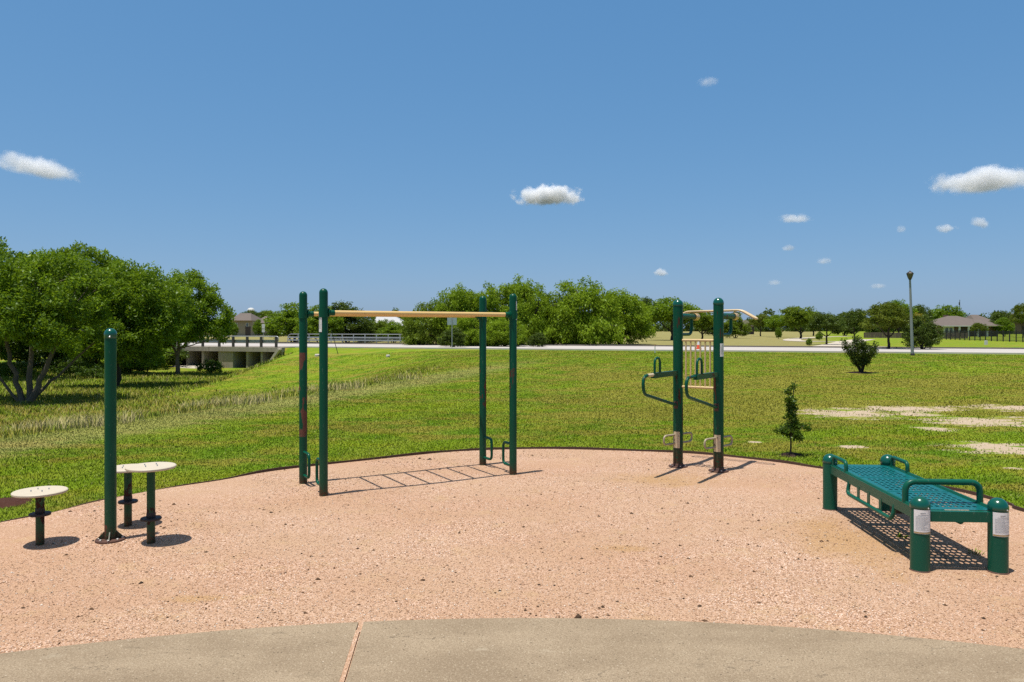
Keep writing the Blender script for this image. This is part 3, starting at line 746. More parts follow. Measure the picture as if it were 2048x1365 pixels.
v1_ = math.atan2(-B0.y, -(B0.x + BW)) - ang
sticker(t, r, v1_ - .48, v1_ + 1.5, .265, .435, (BW, 0), 22)

# ------------------------------------------------------------------ plants
def weed(px, py, r, n, lab):
    x, y = g0(px, py); a = rng.uniform(0, 6.28, n); d_ = rng.random(n) ** .6 * r; h = rng.uniform(.012, .035, n)
    b = np.stack([x + d_ * np.cos(a), y + d_ * np.sin(a), np.full(n, .014)], 1); o2 = rng.uniform(0, 6.28, n)
    sd = np.stack([np.cos(o2), np.sin(o2), 0 * o2], 1) * .004; tp = b + np.stack([np.cos(a) * h * .9, np.sin(a) * h * .9, h], 1); md = (b + tp) / 2 + np.array([0, 0, .008])
    o = np_mesh('weed', np.stack([b, md + sd, tp, md - sd], 1).reshape(-1, 3), np.arange(n * 4).reshape(-1, 4), mblade, tint=np.zeros(n * 4)); tag(o, lab, 'weed', 'weeds in the gravel')
weed(1950, 1112, .06, 40, 'green weed tuft on the gravel in the bench shadow beside the right front post')
weed(1803, 1080, .035, 44, 'small weed tuft on the gravel under the middle of the bench')
def leaf_mat(name, c0, c1, trans=.3, gloss=.06):
    m, nt = newmat(name)
    t = N(nt, 'Attribute', {'attribute_name': 'tint'}).outputs['Fac']
    c = mixc(nt, t, c0, c1)
    d = N(nt, 'BsdfDiffuse', Color=c).outputs[0]; tr = N(nt, 'BsdfTranslucent', Color=mixc(nt, .5, c, (c1[0] * 1.3, c1[1] * 1.3, c1[2] * .6))).outputs[0]
    g = N(nt, 'BsdfGlossy', Color=(.9, 1, .9), Roughness=.42).outputs[0]
    a = N(nt, 'MixShader', Fac=trans); nt.links.new(d, a.inputs[1]); nt.links.new(tr, a.inputs[2])
    b = N(nt, 'MixShader', Fac=gloss); nt.links.new(a.outputs[0], b.inputs[1]); nt.links.new(g, b.inputs[2])
    finish(nt, b.outputs[0]); return m
mbark = simple('grey_brown_bark', (.12, .095, .07), .9, 0, .45, 6, .2, 0, .6)
mbark_d = simple('dark_bark', (.055, .043, .032), .9, 0, .4, 6, .2, 0, .6)
L_ash = leaf_mat('broad_leaf', (.045, .095, .006), (.215, .32, .018), .38, .016)
L_will = leaf_mat('willow_leaf', (.120, .195, .010), (.245, .345, .024), .40, .006)
L_oak = leaf_mat('oak_leaf', (.070, .110, .010), (.17, .20, .022), .3, .012)
L_dark = leaf_mat('dark_leaf', (.035, .068, .010), (.115, .160, .022), .30, .015)
L_olive = leaf_mat('olive_leaf', (.085, .140, .010), (.185, .25, .022), .35, .01)
L_yel = leaf_mat('yellow_flower', (.25, .20, .012), (.42, .33, .03), .3, .04)
L_shrub = leaf_mat('shrub_leaf', (.022, .042, .007), (.080, .110, .014), .25, .02)
L_young = leaf_mat('young_leaf', (.040, .085, .008), (.115, .175, .018), .3, .02)
MATS = {'ash': L_ash, 'will': L_will, 'oak': L_oak, 'dark': L_dark, 'olive': L_olive}
def unit(n, g): v = g.normal(size=(n, 3)); return v / np.linalg.norm(v, axis=1, keepdims=True)
def leaves(P, size, g, tint, up=.7, asp=.45, axis_=None):
    n = len(P)
    nrm = unit(n, g) + np.array([0, 0, up]); nrm /= np.linalg.norm(nrm, axis=1, keepdims=True)
    a = unit(n, g) if axis_ is None else axis_ + .35 * unit(n, g)
    a = a - nrm * (a * nrm).sum(1, keepdims=True) if axis_ is None else a
    a /= np.linalg.norm(a, axis=1, keepdims=True) + 1e-9
    b = np.cross(nrm, a); b /= np.linalg.norm(b, axis=1, keepdims=True) + 1e-9
    L = (size * g.uniform(.6, 1.35, n))[:, None]
    V = np.stack([P, P + a * L * .45 + b * L * asp * .5, P + a * L, P + a * L * .45 - b * L * asp * .5], 1).reshape(-1, 3)
    return V, np.arange(n * 4).reshape(-1, 4), np.repeat(tint, 4)
def crown_points(g, blobs, ncl, per, clr, shell=.45, lo=-.55, flat=.7):
    B = np.array(blobs, float); wgt = (B[:, 3] * B[:, 4] * B[:, 5]) ** (2 / 3); k = g.choice(len(B), ncl, p=wgt / wgt.sum())
    dr = unit(ncl * 4, g); dr = dr[dr[:, 2] > lo][:ncl]; k = k[:len(dr)]
    rad = (shell ** 3 + (1 - shell ** 3) * g.random(len(dr))) ** (1 / 3)
    C = B[k, :3] + dr * rad[:, None] * B[k, 3:6]
    cr_ = clr * g.uniform(.6, 1.35, len(dr)); nper = np.maximum(4, (per * (cr_ / clr) ** 2 * g.uniform(.7, 1.3, len(dr)))).astype(int)
    idx = np.repeat(np.arange(len(dr)), nper)
    off = unit(len(idx), g) * (g.random(len(idx)) ** .45)[:, None] * cr_[idx][:, None] * np.array([1, 1, flat])
    ct = g.uniform(0, 1, len(dr))
    return C, C[idx] + off, np.clip(ct[idx] * .65 + g.uniform(0, .35, len(idx)), 0, 1), idx
def bez(p0, p1, p2, n=8): return [p0 * (1 - t) ** 2 + p1 * 2 * t * (1 - t) + p2 * t * t for t in [k / n for k in range(n + 1)]]
def limbs(mb, g, stems, C, nbr, r_tw=.012):
    """stems: list of (base, ctrl, tip, r0, r1); then twigs towards the clumps"""
    allp = []
    for p0, p1, p2, r0, r1 in stems:
        pts = bez(Vector(p0), Vector(p1), Vector(p2), 10)
        pts = [p + Vector(g.normal(size=3) * (r0 * .25 if 0 < i < 10 else 0)) for i, p in enumerate(pts)]
        rad = [r0 + (r1 - r0) * (i / 10) ** .8 for i in range(11)]; rad[0] *= 1.3
        mb.tube(pts, rad, 9); allp += [(p, rad[i]) for i, p in enumerate(pts) if i >= 3]
    sel = g.choice(len(C), min(nbr, len(C)), replace=False)
    for i in sel:
        c = Vector(C[i]); cand = [(q, rr) for q, rr in allp if q.z < c.z + .2] or allp
        q, rr = min(cand, key=lambda e: (e[0] - c).length + .3 * abs(e[0].z - c.z))
        midp = (q + c) / 2 + Vector((0, 0, .1 * (c - q).length)) + Vector(g.normal(size=3) * .06 * (c - q).length)
        pts = bez(q, midp, c, 5); mb.tube(pts, [min(rr * .7, .05) + (r_tw - min(rr * .7, .05)) * k / 5 for k in range(6)], 6, False)
def tree(name, seed, loc, stems, blobs, ncl, per, clr, leaf, lm, bark, label, group=None, nbr=40, up=.55, lo=-.6, asp=.45, shell=.72, flat=.85, cat='tree'):
    g = np.random.default_rng(seed); t = empty(name, loc, 0, label, cat, group)
    C, P, tn, idx = crown_points(g, blobs, ncl, per, clr, shell, lo, flat)
    V, Fq, tt = leaves(P, leaf, g, tn, up, asp); np_mesh('crown', V, Fq, lm, t, tt)
    mb = MB(); limbs(mb, g, stems, C, nbr); mb.build('trunk', bark, t)
    return t
GL = 'broad trees along the drainage channel'
# left multi-stem tree
x, y, z = on_ground(50, 806)
st = [((-.05, 0, -.1), (-.5, .1, 1.3), (-1.3, .3, 3.6), .13, .05), ((.05, .1, -.1), (.05, .2, 1.6), (.25, .3, 4.2), .14, .05), ((.12, -.02, -.1), (.8, -.1, 1.0), (1.7, -.2, 3.4), .15, .05),
      ((-.12, .02, -.1), (-1.0, .0, .8), (-1.9, -.2, 2.8), .07, .03), ((0, .15, -.1), (.4, .9, 1.5), (.9, 1.6, 3.6), .10, .04), ((.06, 0, -.1), (.9, .4, 1.0), (2.4, .7, 2.4), .08, .03)]
bl = [(-.9, .1, 4.2, 2.3, 2.3, 1.75), (1.0, .2, 4.1, 2.1, 2.2, 1.75), (-.2, -.6, 3.3, 2.4, 1.8, 1.3), (2.0, -.2, 2.9, 1.5, 1.6, 1.05), (-2.3, 0, 3.4, 1.5, 1.6, 1.3)]
tree('multi_stem_tree', 3, (x, y, z), st, bl, 400, 150, .37, .135, L_ash, mbark, 'large multi-stemmed tree with pale trunks fanning from one base at far left', GL, 70)
# middle tree behind the lone post
x, y, z = on_ground(233, 776)
st = [((0, 0, -.1), (.1, 0, 1.4), (-.3, .2, 3.6), .17, .06), ((.02, 0, 1.1), (.6, .1, 2.0), (1.6, .3, 3.6), .09, .03), ((0, 0, 1.2), (-.7, -.1, 2.1), (-1.7, 0, 3.3), .09, .03)]
bl = [(-.3, .2, 4.3, 2.3, 2.2, 1.9), (1.4, .3, 4.2, 2.0, 2.0, 1.75), (2.0, .2, 3.2, 1.4, 1.5, 1.4), (-1.6, 0, 3.3, 1.7, 1.7, 1.4), (0, -.5, 1.9, 2.4, 1.0, .7), (.5, -.6, 3.0, 2.2, 1.6, 1.1), (0, -.8, 2.3, 2.3, 1.2, .7)]
tree('channel_tree', 4, (x, y, z), st, bl, 470, 140, .38, .15, L_ash, mbark_d, 'dense dark tree on a single trunk directly behind the lone green post', GL, 60)
# right tree of the row, by the culvert
x, y, z = on_ground(354, 752)
st = [((0, 0, -.1), (.05, 0, 1.5), (.2, .2, 4.0), .16, .05), ((0, 0, 1.4), (.6, 0, 2.2), (1.7, .1, 3.6), .08, .03), ((0, 0, 1.3), (-.5, 0, 2.4), (-1.1, .1, 4.2), .08, .03), ((0, .0, 1.7), (.9, 0, 1.9), (2.2, 0, 2.3), .05, .02)]
bl = [(.2, .1, 4.5, 2.3, 2.0, 2.0), (-1.6, .2, 4.3, 1.7, 1.6, 1.7), (1.7, 0, 2.65, 1.4, 1.1, .8), (0, -.3, 2.55, 1.7, 1.0, .75), (-1.6, 0, 2.3, 1.6, 1.0, .8), (1.6, 0, 3.6, 1.8, 1.7, 1.6), (-.9, .2, 4.1, 1.5, 1.6, 1.8), (2.0, 0, 2.9, 1.3, 1.2, .8), (-.9, 0, 2.6, 1.4, 1.4, .8), (-2.0, .3, 3.2, 1.4, 1.4, 1.5), (-2.6, .2, 2.0, 1.3, 1.3, .9)]
tree('channel_tree', 5, (x, y, z), st, bl, 560, 130, .37, .16, L_ash, mbark, 'tall tree with a brown forked trunk standing just left of the concrete culvert', GL, 60)
# trees further back, filling the left edge
x, y, z = on_ground(-70, 752)
st = [((0, 0, -.1), (.2, 0, 1.6), (0, .3, 4.2), .2, .06), ((0, 0, 1.2), (1, 0, 2.0), (2.2, .3, 3.8), .1, .03), ((0, 0, 1.2), (-1, 0, 2.0), (-2.2, .3, 3.8), .1, .03)]
bl = [(0, 0, 5.4, 3.4, 3, 2.6), (2.6, 0, 4.4, 2.6, 2.4, 2.2), (-2.6, 0, 4.4, 2.6, 2.4, 2.2), (0.6, 0, 3.2, 3.4, 2.4, 1.2)]
tree('channel_tree', 6, (x, y, z), st, bl, 380, 120, .48, .19, L_ash, mbark_d, 'tall tree behind the multi-stemmed one, its crown cut by the left frame edge', GL, 50)
x, y, z = on_ground(155, 738)
st = [((0, 0, -.1), (.1, 0, 1.6), (0, .3, 4.4), .18, .06), ((0, 0, 1.4), (1, 0, 2.4), (2.0, .3, 4.2), .1, .03), ((0, 0, 1.4), (-1, 0, 2.4), (-2, .3, 4.2), .1, .03)]
bl = [(0, 0, 5.6, 3.0, 2.6, 2.2), (2.2, 0, 4.8, 2.4, 2.2, 2.0), (-2.2, 0, 4.8, 2.4, 2.2, 2.0)]
tree('channel_tree', 8, (x, y, z), st, bl, 340, 110, .48, .2, L_ash, mbark_d, 'rear tree filling the gap between the multi-stemmed tree and the lone post', GL, 50)
# low growth under the trees
def bush(name, seed, px, py, w_, h_, lm, label, group=None, leaf=.12, ncl=60, per=45, loc=None, cat='bush', stems=5, nbr=14):
    g = np.random.default_rng(seed); x, y, z = loc or on_ground(px, py)
    t = empty(name, (x, y, z), 0, label, cat, group)
    bl = [(0, 0, h_ * .52, w_ / 2 * .8, w_ / 2 * .75, h_ * .46), (w_ * .2, 0, h_ * .38, w_ / 2 * .6, w_ / 2 * .6, h_ * .36), (-w_ * .2, .0, h_ * .4, w_ / 2 * .6, w_ / 2 * .6, h_ * .38)]
    C, P, tn, idx = crown_points(g, bl, ncl, per, min(w_, h_) * .16, .3, -.8)
    V, Fq, tt = leaves(P, leaf, g, tn, .6); np_mesh('foliage', V, Fq, lm, t, tt)
    mb = MB(); sts = []
    for k in range(stems):
        a = g.uniform(0, 6.28); d_ = g.uniform(.1, .3) * w_
        sts.append(((0.02 * math.cos(a), .02 * math.sin(a), -.05), (d_ * .4 * math.cos(a), d_ * .4 * math.sin(a), h_ * .4), (d_ * math.cos(a), d_ * math.sin(a), h_ * .75), .02 + .01 * h_, .008))
    limbs(mb, g, sts, C, nbr, .006); mb.build('stem', mbark_d, t)
    return t
GU = 'low bushes in the drainage channel'
bush('channel_bush', 20, 292, 750, 3.0, 1.5, L_ash, 'dark spreading bush under the trees left of the brown forked trunk', GU)
bush('channel_bush', 21, 424, 748, 1.7, 1.0, L_young, 'bright weedy bush at the foot of the culvert pier', GU, .11)
bush('channel_bush', 22, 138, 752, 2.2, 1.25, L_young, 'small light green umbrella-shaped bush seen between the tree trunks', GU, .11)
bush('channel_bush', 24, 190, 758, 2.2, .8, L_young, 'low weeds close left of the lone post in the channel', GU, .1)
bush('channel_bush', 25, 262, 748, 2.2, .9, L_young, 'low weeds close right of the lone post in the channel', GU, .1)
bush('channel_bush', 26, 20, 752, 2.6, .9, L_young, 'low weeds behind the fanned pale trunks at far left', GU, .1)

for k_, (px, py, w_, h_, lm, lab) in enumerate([(-20, 733, 6.5, 2.8, L_ash, 'thick dark thicket at the far left edge behind the pale trunks'), (62, 731, 6.0, 2.3, L_dark, 'dark thicket seen between the fanned trunks'),
        (120, 729, 6.0, 2.6, L_ash, 'thicket right of the multi-stemmed tree under its crown'), (190, 730, 6.5, 2.7, L_dark, 'dark thicket left of the lone post at the channel edge'),
        (262, 731, 6.0, 2.6, L_ash, 'thicket right of the lone post at the channel edge'), (318, 733, 4.5, 1.9, L_dark, 'dark thicket left of the culvert behind the trees')]):
    bush('channel_thicket', 120 + k_, px, py, w_, h_, lm, lab, 'thickets behind the channel trees', .2, 130, 50)
# near shrub on the lawn
x, y, z = shrub_xy; g = np.random.default_rng(31); kx = y / F
t = empty('lawn_shrub', (x, y, z), 0, 'dark multi-stemmed shrub flaring upward alone on the lawn near the lamp post', 'shrub')
stems = []; C = []
for k in range(16):
    a = g.uniform(0, 6.28); d_ = g.uniform(.1, 1.0) ** .55 * 36 * kx; hgt = g.uniform(42, 70) * kx * (1.0 if d_ < 20 * kx else .9)
    p2 = Vector((d_ * math.cos(a), d_ * math.sin(a), hgt)); stems.append(((.03 * math.cos(a), .03 * math.sin(a), -.05), (p2.x * .30, p2.y * .30, hgt * .45), p2, .022, .006))
    for q in range(5):
        tt_ = g.uniform(.35, 1.05); pp = p2 * tt_; C.append((pp.x * tt_ ** .3 + g.normal() * .06, pp.y * tt_ ** .3 + g.normal() * .06, hgt * tt_))
C = np.array(C); idx = np.repeat(np.arange(len(C)), 75); P = C[idx] + unit(len(idx), g) * (g.random(len(idx)) ** .5)[:, None] * .15
V, Fq, tt = leaves(P, .072, g, g.uniform(0, 1, len(idx)), .4); np_mesh('foliage', V, Fq, L_shrub, t, tt)
mb = MB(); limbs(mb, g, stems, C, 20, .005); mb.build('stem', mbark_d, t)
mmul_shade = simple('mulch_and_shade', (.045, .028, .02), .95, 0, .6, 25, .1, 0, .8)  # mulch at the sapling, painted shade under the lawn shrub
def mulch(loc, r, label, m=mmul_shade):
    x, y, z = loc; mb = MB(); g = random.Random(int(x * 100)); n = 28; vs = [(0, 0, .035)]; fs = []
    rr = [r * g.uniform(.85, 1.1) for _ in range(n)]
    for f_, h_ in ((.6, .03), (1, .004)):
        for k in range(n): a = 2 * math.pi * k / n; vs.append((rr[k] * f_ * math.cos(a), rr[k] * f_ * math.sin(a), h_ + g.uniform(-.004, .006) + Hf(x + rr[k] * f_ * math.cos(a), y + rr[k] * f_ * math.sin(a)) - z))
    for k in range(n):
        k2 = (k + 1) % n; fs.append((0, 1 + k, 1 + k2)); fs.append((1 + k, 1 + n + k, 1 + n + k2, 1 + k2))
    mb.add(vs, fs); o = mb.build('mulch_shade_ring', m, None); o.location = (x, y, z); tag(o, label, 'mulch')
mulch(shrub_xy, .5, 'dark ring painted in as shade under the lone lawn shrub')  # no mulch here: the ring's dark colour replaces the shrub's shadow
mulch(sap_xy, .17, 'small dark mulch ring around the thin sapling by the pad')
mmul2 = simple('brown_mulch', (.075, .032, .022), .95, 0, .5, 30, .1, 0, .8)
mulch(mul_xy, .27, 'reddish brown mulch patch at the left frame edge beside the stool', mmul2)
# sapling
x, y, z = sap_xy; g = np.random.default_rng(33); ky = y / F
t = empty('young_sapling', (x, y, z), 0, 'thin young sapling with a bushy lower half behind the workout bench', 'sapling')
hgt = 150 * ky
stem = [(Vector((0, 0, -.05)), Vector((-.02, 0, hgt * .5)), Vector((.06, 0, hgt)), .014, .004)]
C = []
for k in range(22): C.append((g.normal() * 13 * ky, g.normal() * 13 * ky, g.uniform(38, 66) * ky))
for k in range(26): h_ = g.uniform(64, 134); C.append((g.normal() * (7 - .03 * (h_ - 64)) * ky + .0, g.normal() * 5 * ky, h_ * ky))
C.append((.03, 0, 137 * ky)); C.append((44 * ky * .8, 0, 56 * ky)); C.append((-28 * ky, 0, 50 * ky))
C = np.array(C); idx = np.repeat(np.arange(len(C)), 60); P = C[idx] + unit(len(idx), g) * (g.random(len(idx)) ** .6)[:, None] * .052
V, Fq, tt = leaves(P, .042, g, g.uniform(0, 1, len(idx)), .4); np_mesh('foliage', V, Fq, L_young, t, tt)
mb = MB(); limbs(mb, g, stem, C, 45, .003); mb.build('stem', mbark_d, t)

# --- background tree prototypes (unit: about 5 m tall, 5 m wide)
def proto(seed, kind, lm):
    g = np.random.default_rng(seed); Hh = 5.0
    if kind == 'round':
        bl = [(0, 0, 3.1, 2.1, 2.1, 1.75)] + [(g.uniform(-1.2, 1.2), g.uniform(-1.2, 1.2), g.uniform(2.2, 3.9), g.uniform(.9, 1.4), g.uniform(.9, 1.4), g.uniform(.7, 1.1)) for _ in range(7)]
        args = (260, 52, .42, .45, -.6, .7); lf, up, asp = .20, .7, .5
        st = [((0, 0, -.2), (.1, 0, 1), (0, .1, 3), .16, .05), ((0, 0, .9), (.7, 0, 1.4), (1.3, .2, 2.9), .08, .03), ((0, 0, .8), (-.6, 0, 1.5), (-1.3, .2, 2.9), .08, .03)]
    elif kind == 'oak':
        bl = [(0, 0, 3.4, 2.2, 2.2, 1.3), (1.2, 0, 2.6, 1.2, 1.4, .9), (-1.2, 0, 2.6, 1.2, 1.4, .9), (.3, .2, 4.0, 1.4, 1.4, .95)]
        args = (240, 55, .36, .4, -.5, .7); lf, up, asp = .17, .7, .5
        st = [((0, 0, -.2), (.02, 0, 1), (0, .1, 3), .15, .06), ((0, 0, 1.3), (.7, 0, 1.8), (1.5, .2, 3), .08, .03), ((0, 0, 1.3), (-.6, 0, 1.8), (-1.5, .2, 3), .08, .03)]
    elif kind == 'low':
        bl = [(0, 0, 2.2, 2.3, 2.2, 2.2), (1.0, 0, 2.4, 1.4, 1.4, 2.0), (-1.1, 0, 2.0, 1.4, 1.4, 1.7), (.2, 0, 3.6, 1.3, 1.3, 1.3)]
        args = (280, 55, .42, .4, -.85, .7); lf, up, asp = .2, .7, .5
        st = [((0, 0, -.2), (.1, 0, 1), (0, .1, 3), .14, .05), ((.1, 0, -.2), (.7, 0, 1), (1.1, .2, 2.6), .08, .03), ((-.1, 0, -.2), (-.6, 0, 1), (-1.1, .2, 2.4), .08, .03)]
    else:
        bl = [(0, 0, 2.5, 2.0, 1.9, 2.4)] + [(g.uniform(-1.5, 1.5), g.uniform(-1.2, 1.2), g.uniform(.9, 4.0), g.uniform(.7, 1.2), g.uniform(.7, 1.2), g.uniform(.7, 1.0)) for _ in range(9)]
        args = (400, 72, .32, .45, -.95, .9); lf, up, asp = .19, .45, .36
        st = [((0, 0, -.2), (.2, 0, 1), (.1, .1, 3.4), .16, .05), ((0, 0, .3), (.9, 0, 1.2), (1.3, .2, 3.0), .1, .03), ((0, 0, .3), (-.7, 0, 1.2), (-1.2, .2, 3.1), .1, .03), ((0, .1, .2), (.2, .5, 1.2), (.1, 1.2, 3.1), .1, .03)]
    C, P, tn, idx = crown_points(g, bl, *args)
    if kind == 'will':
        P = P + np.stack([0 * tn, 0 * tn, -np.abs(g.normal(0, .24, len(P)))], 1); ax = np.tile(np.array([[0, 0, -1.0]]), (len(P), 1)) + .8 * unit(len(P), g) + .4 * (P - np.array([0, 0, 3])) / 2
        V, Fq, tt = leaves(P, lf, g, tn, up, asp, ax)
    else: V, Fq, tt = leaves(P, lf, g, tn, up, asp)
    V[:, 2] = np.maximum(V[:, 2], -.02)
    cr_ = np_mesh('crown', V, Fq, lm, None, tt); mb = MB(); limbs(mb, g, st, C, 26, .015); tr_ = mb.build('trunk', mbark_d, None)
    lo_, hi_ = np.percentile(V, .4, 0), np.percentile(V, 99.6, 0); md = (cr_.data, tr_.data)
    bpy.data.objects.remove(cr_); bpy.data.objects.remove(tr_)
    return md, hi_[2], hi_[0] - lo_[0]
PR_ = {'round1': proto(51, 'round', L_ash), 'round2': proto(52, 'round', L_dark), 'round3': proto(53, 'round', L_olive), 'oak1': proto(54, 'oak', L_oak), 'oak2': proto(55, 'oak', L_dark),
       'low1': proto(56, 'low', L_olive), 'low2': proto(57, 'low', L_ash), 'low3': proto(62, 'low', L_dark), 'will1': proto(58, 'will', L_will), 'will2': proto(59, 'will', L_will), 'will3': proto(60, 'will', L_olive), 'yel': proto(61, 'round', L_yel)}
def bg(kind, px, yb, yt, wpx, label, group, name='broadleaf_tree', Y=None, rz=None, cat='tree'):
    (mc, mt), ph_, pw_ = PR_[kind]
    if Y is None: x, y, z = on_ground(px, yb)
    else: x = (px - 1024) * Y / F; y = Y; z = Hf(x, y)
    ztop = CAMZ - (yt - HOR) * y / F
    t = empty(name, (x, y, z - .03), random.uniform(-.5, .5) + random.choice((0, math.pi)) if rz is None else rz, label, cat, group)
    s1 = wpx * y / F / pw_; t.scale = (s1, s1, (ztop - z) / ph_)
    for nm, me in (('crown', mc), ('trunk', mt)):
        o = bpy.data.objects.new(nm, me); col.objects.link(o); o.parent = t
    return t
GW = 'willow trees beyond the road'; GB = 'trees beyond the road'
W_ = 'willow_tree'
bg('will3', 858, 691, 606, 100, 'leftmost thin wispy willow at the left end of the willow row', GW, W_)
bg('will1', 912, 691, 578, 105, 'willow with two feathery peaks behind the grey road sign', GW, W_)
bg('will2', 985, 691, 574, 125, 'pale willow between the two right ladder posts', GW, W_)
bg('will1', 1045, 691, 563, 130, 'willow with the pointed peak just right of the right ladder post', GW, W_)
bg('will3', 1105, 690, 590, 90, 'darker shaded willow sunk between its brighter neighbours', GW, W_)
bg('will2', 1160, 691, 565, 165, 'largest broad domed willow of the row beyond the road', GW, W_)
bg('will1', 1238, 689, 588, 125, 'right end willow of the row with an arching crown', GW, W_)
bg('will2', 945, 690, 628, 100, 'lower bright willow growth below the two feathery peaks', GW, W_, Y=62)
bg('will1', 1010, 692, 640, 90, 'short bright willow clump at the road edge by the right ladder post', GW, W_, Y=60)
bg('low3', 905, 693, 655, 58, 'grey green bush at the foot of the grey road sign', GB, 'roadside_bush', Y=58, cat='bush')
bg('low3', 1075, 692, 665, 40, 'small grey green bush under the willows right of the ladder', GB, 'roadside_bush', Y=58, cat='bush')
bg('low2', 588, 685, 608, 118, 'large dark round tree left of the ladder posts behind the far railing', GB)
bg('low3', 692, 686, 606, 105, 'dark tree with a ragged top seen between ladder post and white roof', GB)
bg('low2', 640, 687, 612, 90, 'dark tree directly behind the two left ladder posts', GB)
bg('will3', 745, 684, 640, 70, 'low light green shrub in front of the white roofed building', GB, 'roadside_bush', cat='bush')
bg('low2', 787, 686, 645, 66, 'low bushy shrub at the right end of the far railing', GB, 'roadside_bush', cat='bush')
bg('low3', 722, 685, 650, 60, 'dark green shrub under the white roof behind the railing', GB, 'roadside_bush', cat='bush')
bg('round2', 500, 664, 622, 40, 'distant tree rising between the two tan houses below the water tower', GB, Y=230)
bg('round3', 545, 664, 622, 60, 'distant olive tree behind the right tan house', GB, Y=240)
bg('low2', 517, 668, 640, 22, 'small bright tree standing before the right tan house', GB, Y=150)
bg('low2', 466, 670, 645, 22, 'small reddish green shrub beside the left tan house', GB, 'garden_shrub', Y=140, cat='shrub')
bg('round2', 1290, 676, 597, 46, 'tall narrow dark tree right behind the willow row', GB)
bg('round1', 1345, 681, 598, 112, 'big dark round tree behind the left station post', GB)
bg('round3', 1405, 679, 622, 66, 'light green tree seen between the two station posts', GB)
bg('low1', 1471, 677, 634, 58, 'low olive bush-like tree just right of the right station post', GB)
bg('oak1', 1521, 673, 629, 52, 'small tree on a thin trunk right of the distant house gable', GB)
bg('round1', 1560, 675, 631, 60, 'rounded tree in the middle of the distant park row', GB)
bg('round3', 1602, 678, 614, 78, 'taller olive tree by the bend of the pale path', GB)
bg('oak2', 1653, 690, 626, 74, 'dark tree with a bushy lower stem left of the small oak', GB)
bg('oak2', 1709, 687, 619, 62, 'dark slim tree behind the lone lawn shrub', GB)
bg('oak1', 1777, 699, 606, 108, 'bright green oak with a clear dark trunk just left of the lamp post', GB, 'oak_tree')
bg('round1', 1797, 668, 602, 60, 'dark tree crown rising behind the bright oak', GB, Y=150)
bg('round2', 1842, 668, 611, 40, 'dark distant crown just right of the lamp post', GB, Y=160)
bg('yel', 1836, 668, 627, 26, 'yellow flowering tree top right of the lamp post', GB, 'flowering_tree', Y=140)
bg('low3', 1846, 700, 632, 80, 'multi-stemmed bushy tree at the path right of the lamp post', GB)
bg('round1', 1890, 667, 612, 66, 'dark tree group left of the tan hip-roofed house', GB, Y=170)
bg('oak1', 1958, 668, 646, 32, 'small tree in front of the patio of the hip-roofed house', GB, Y=135)
bg('low2', 2008, 666, 636, 40, 'low bush-like tree at the right corner of the hip-roofed house', GB, Y=150)
bg('round2', 2006, 665, 623, 42, 'dark tree behind the right end of the hip-roofed house', GB, Y=200)
bg('oak1', 2046, 668, 608, 52, 'light green tree cut by the right frame edge', GB, Y=130)
bg('low2', 1557, 674, 655, 13, 'tiny sapling in the dry field below the rounded park tree', GB, 'sapling', Y=110, cat='sapling')
bg('low2', 1618, 692, 676, 12, 'tiny sapling on the dry field left of the wide path', GB, 'sapling', cat='sapling')
bg('low2', 1638, 681, 664, 14, 'small sapling on the green strip between the pale paths', GB, 'sapling', cat='sapling')
bg('low3', 1756, 668, 630, 55, 'dark tree behind the left side of the bright oak', GB, Y=150)
bg('low3', 1690, 668, 628, 60, 'distant dark tree between the slim tree and the dark bushy one', GB, Y=165)
bg('round1', 1627, 668, 625, 50, 'distant dark tree behind the gap right of the olive tree', GB, Y=165)
bg('low3', 1430, 668, 640, 60, 'distant hedge-like tree behind the right station post', GB, Y=170)
# far-off wood closing the horizon
g = np.random.default_rng(77); bl = []
for k in range(150):
    x = -520 + 1040 * k / 149 + g.normal() * 3; y = 420 + g.normal() * 25; hh3 = g.uniform(8, 12.5); bl.append((x, y + 6, 1.4, 7, 4, 2.4)); bl.append((x, y, hh3 * .30, g.uniform(4, 8), 5, hh3 * .68))
C, P, tn, idx = crown_points(g, bl, 8000, 26, 1.8, .2, -1)
V, Fq, tt = leaves(P, 1.2, g, tn, .7, .6); o = np_mesh('distant_wood', V, Fq, L_dark, None, tt); tag(o, 'far-off belt of dark trees along the horizon', 'wood', None, 'stuff')

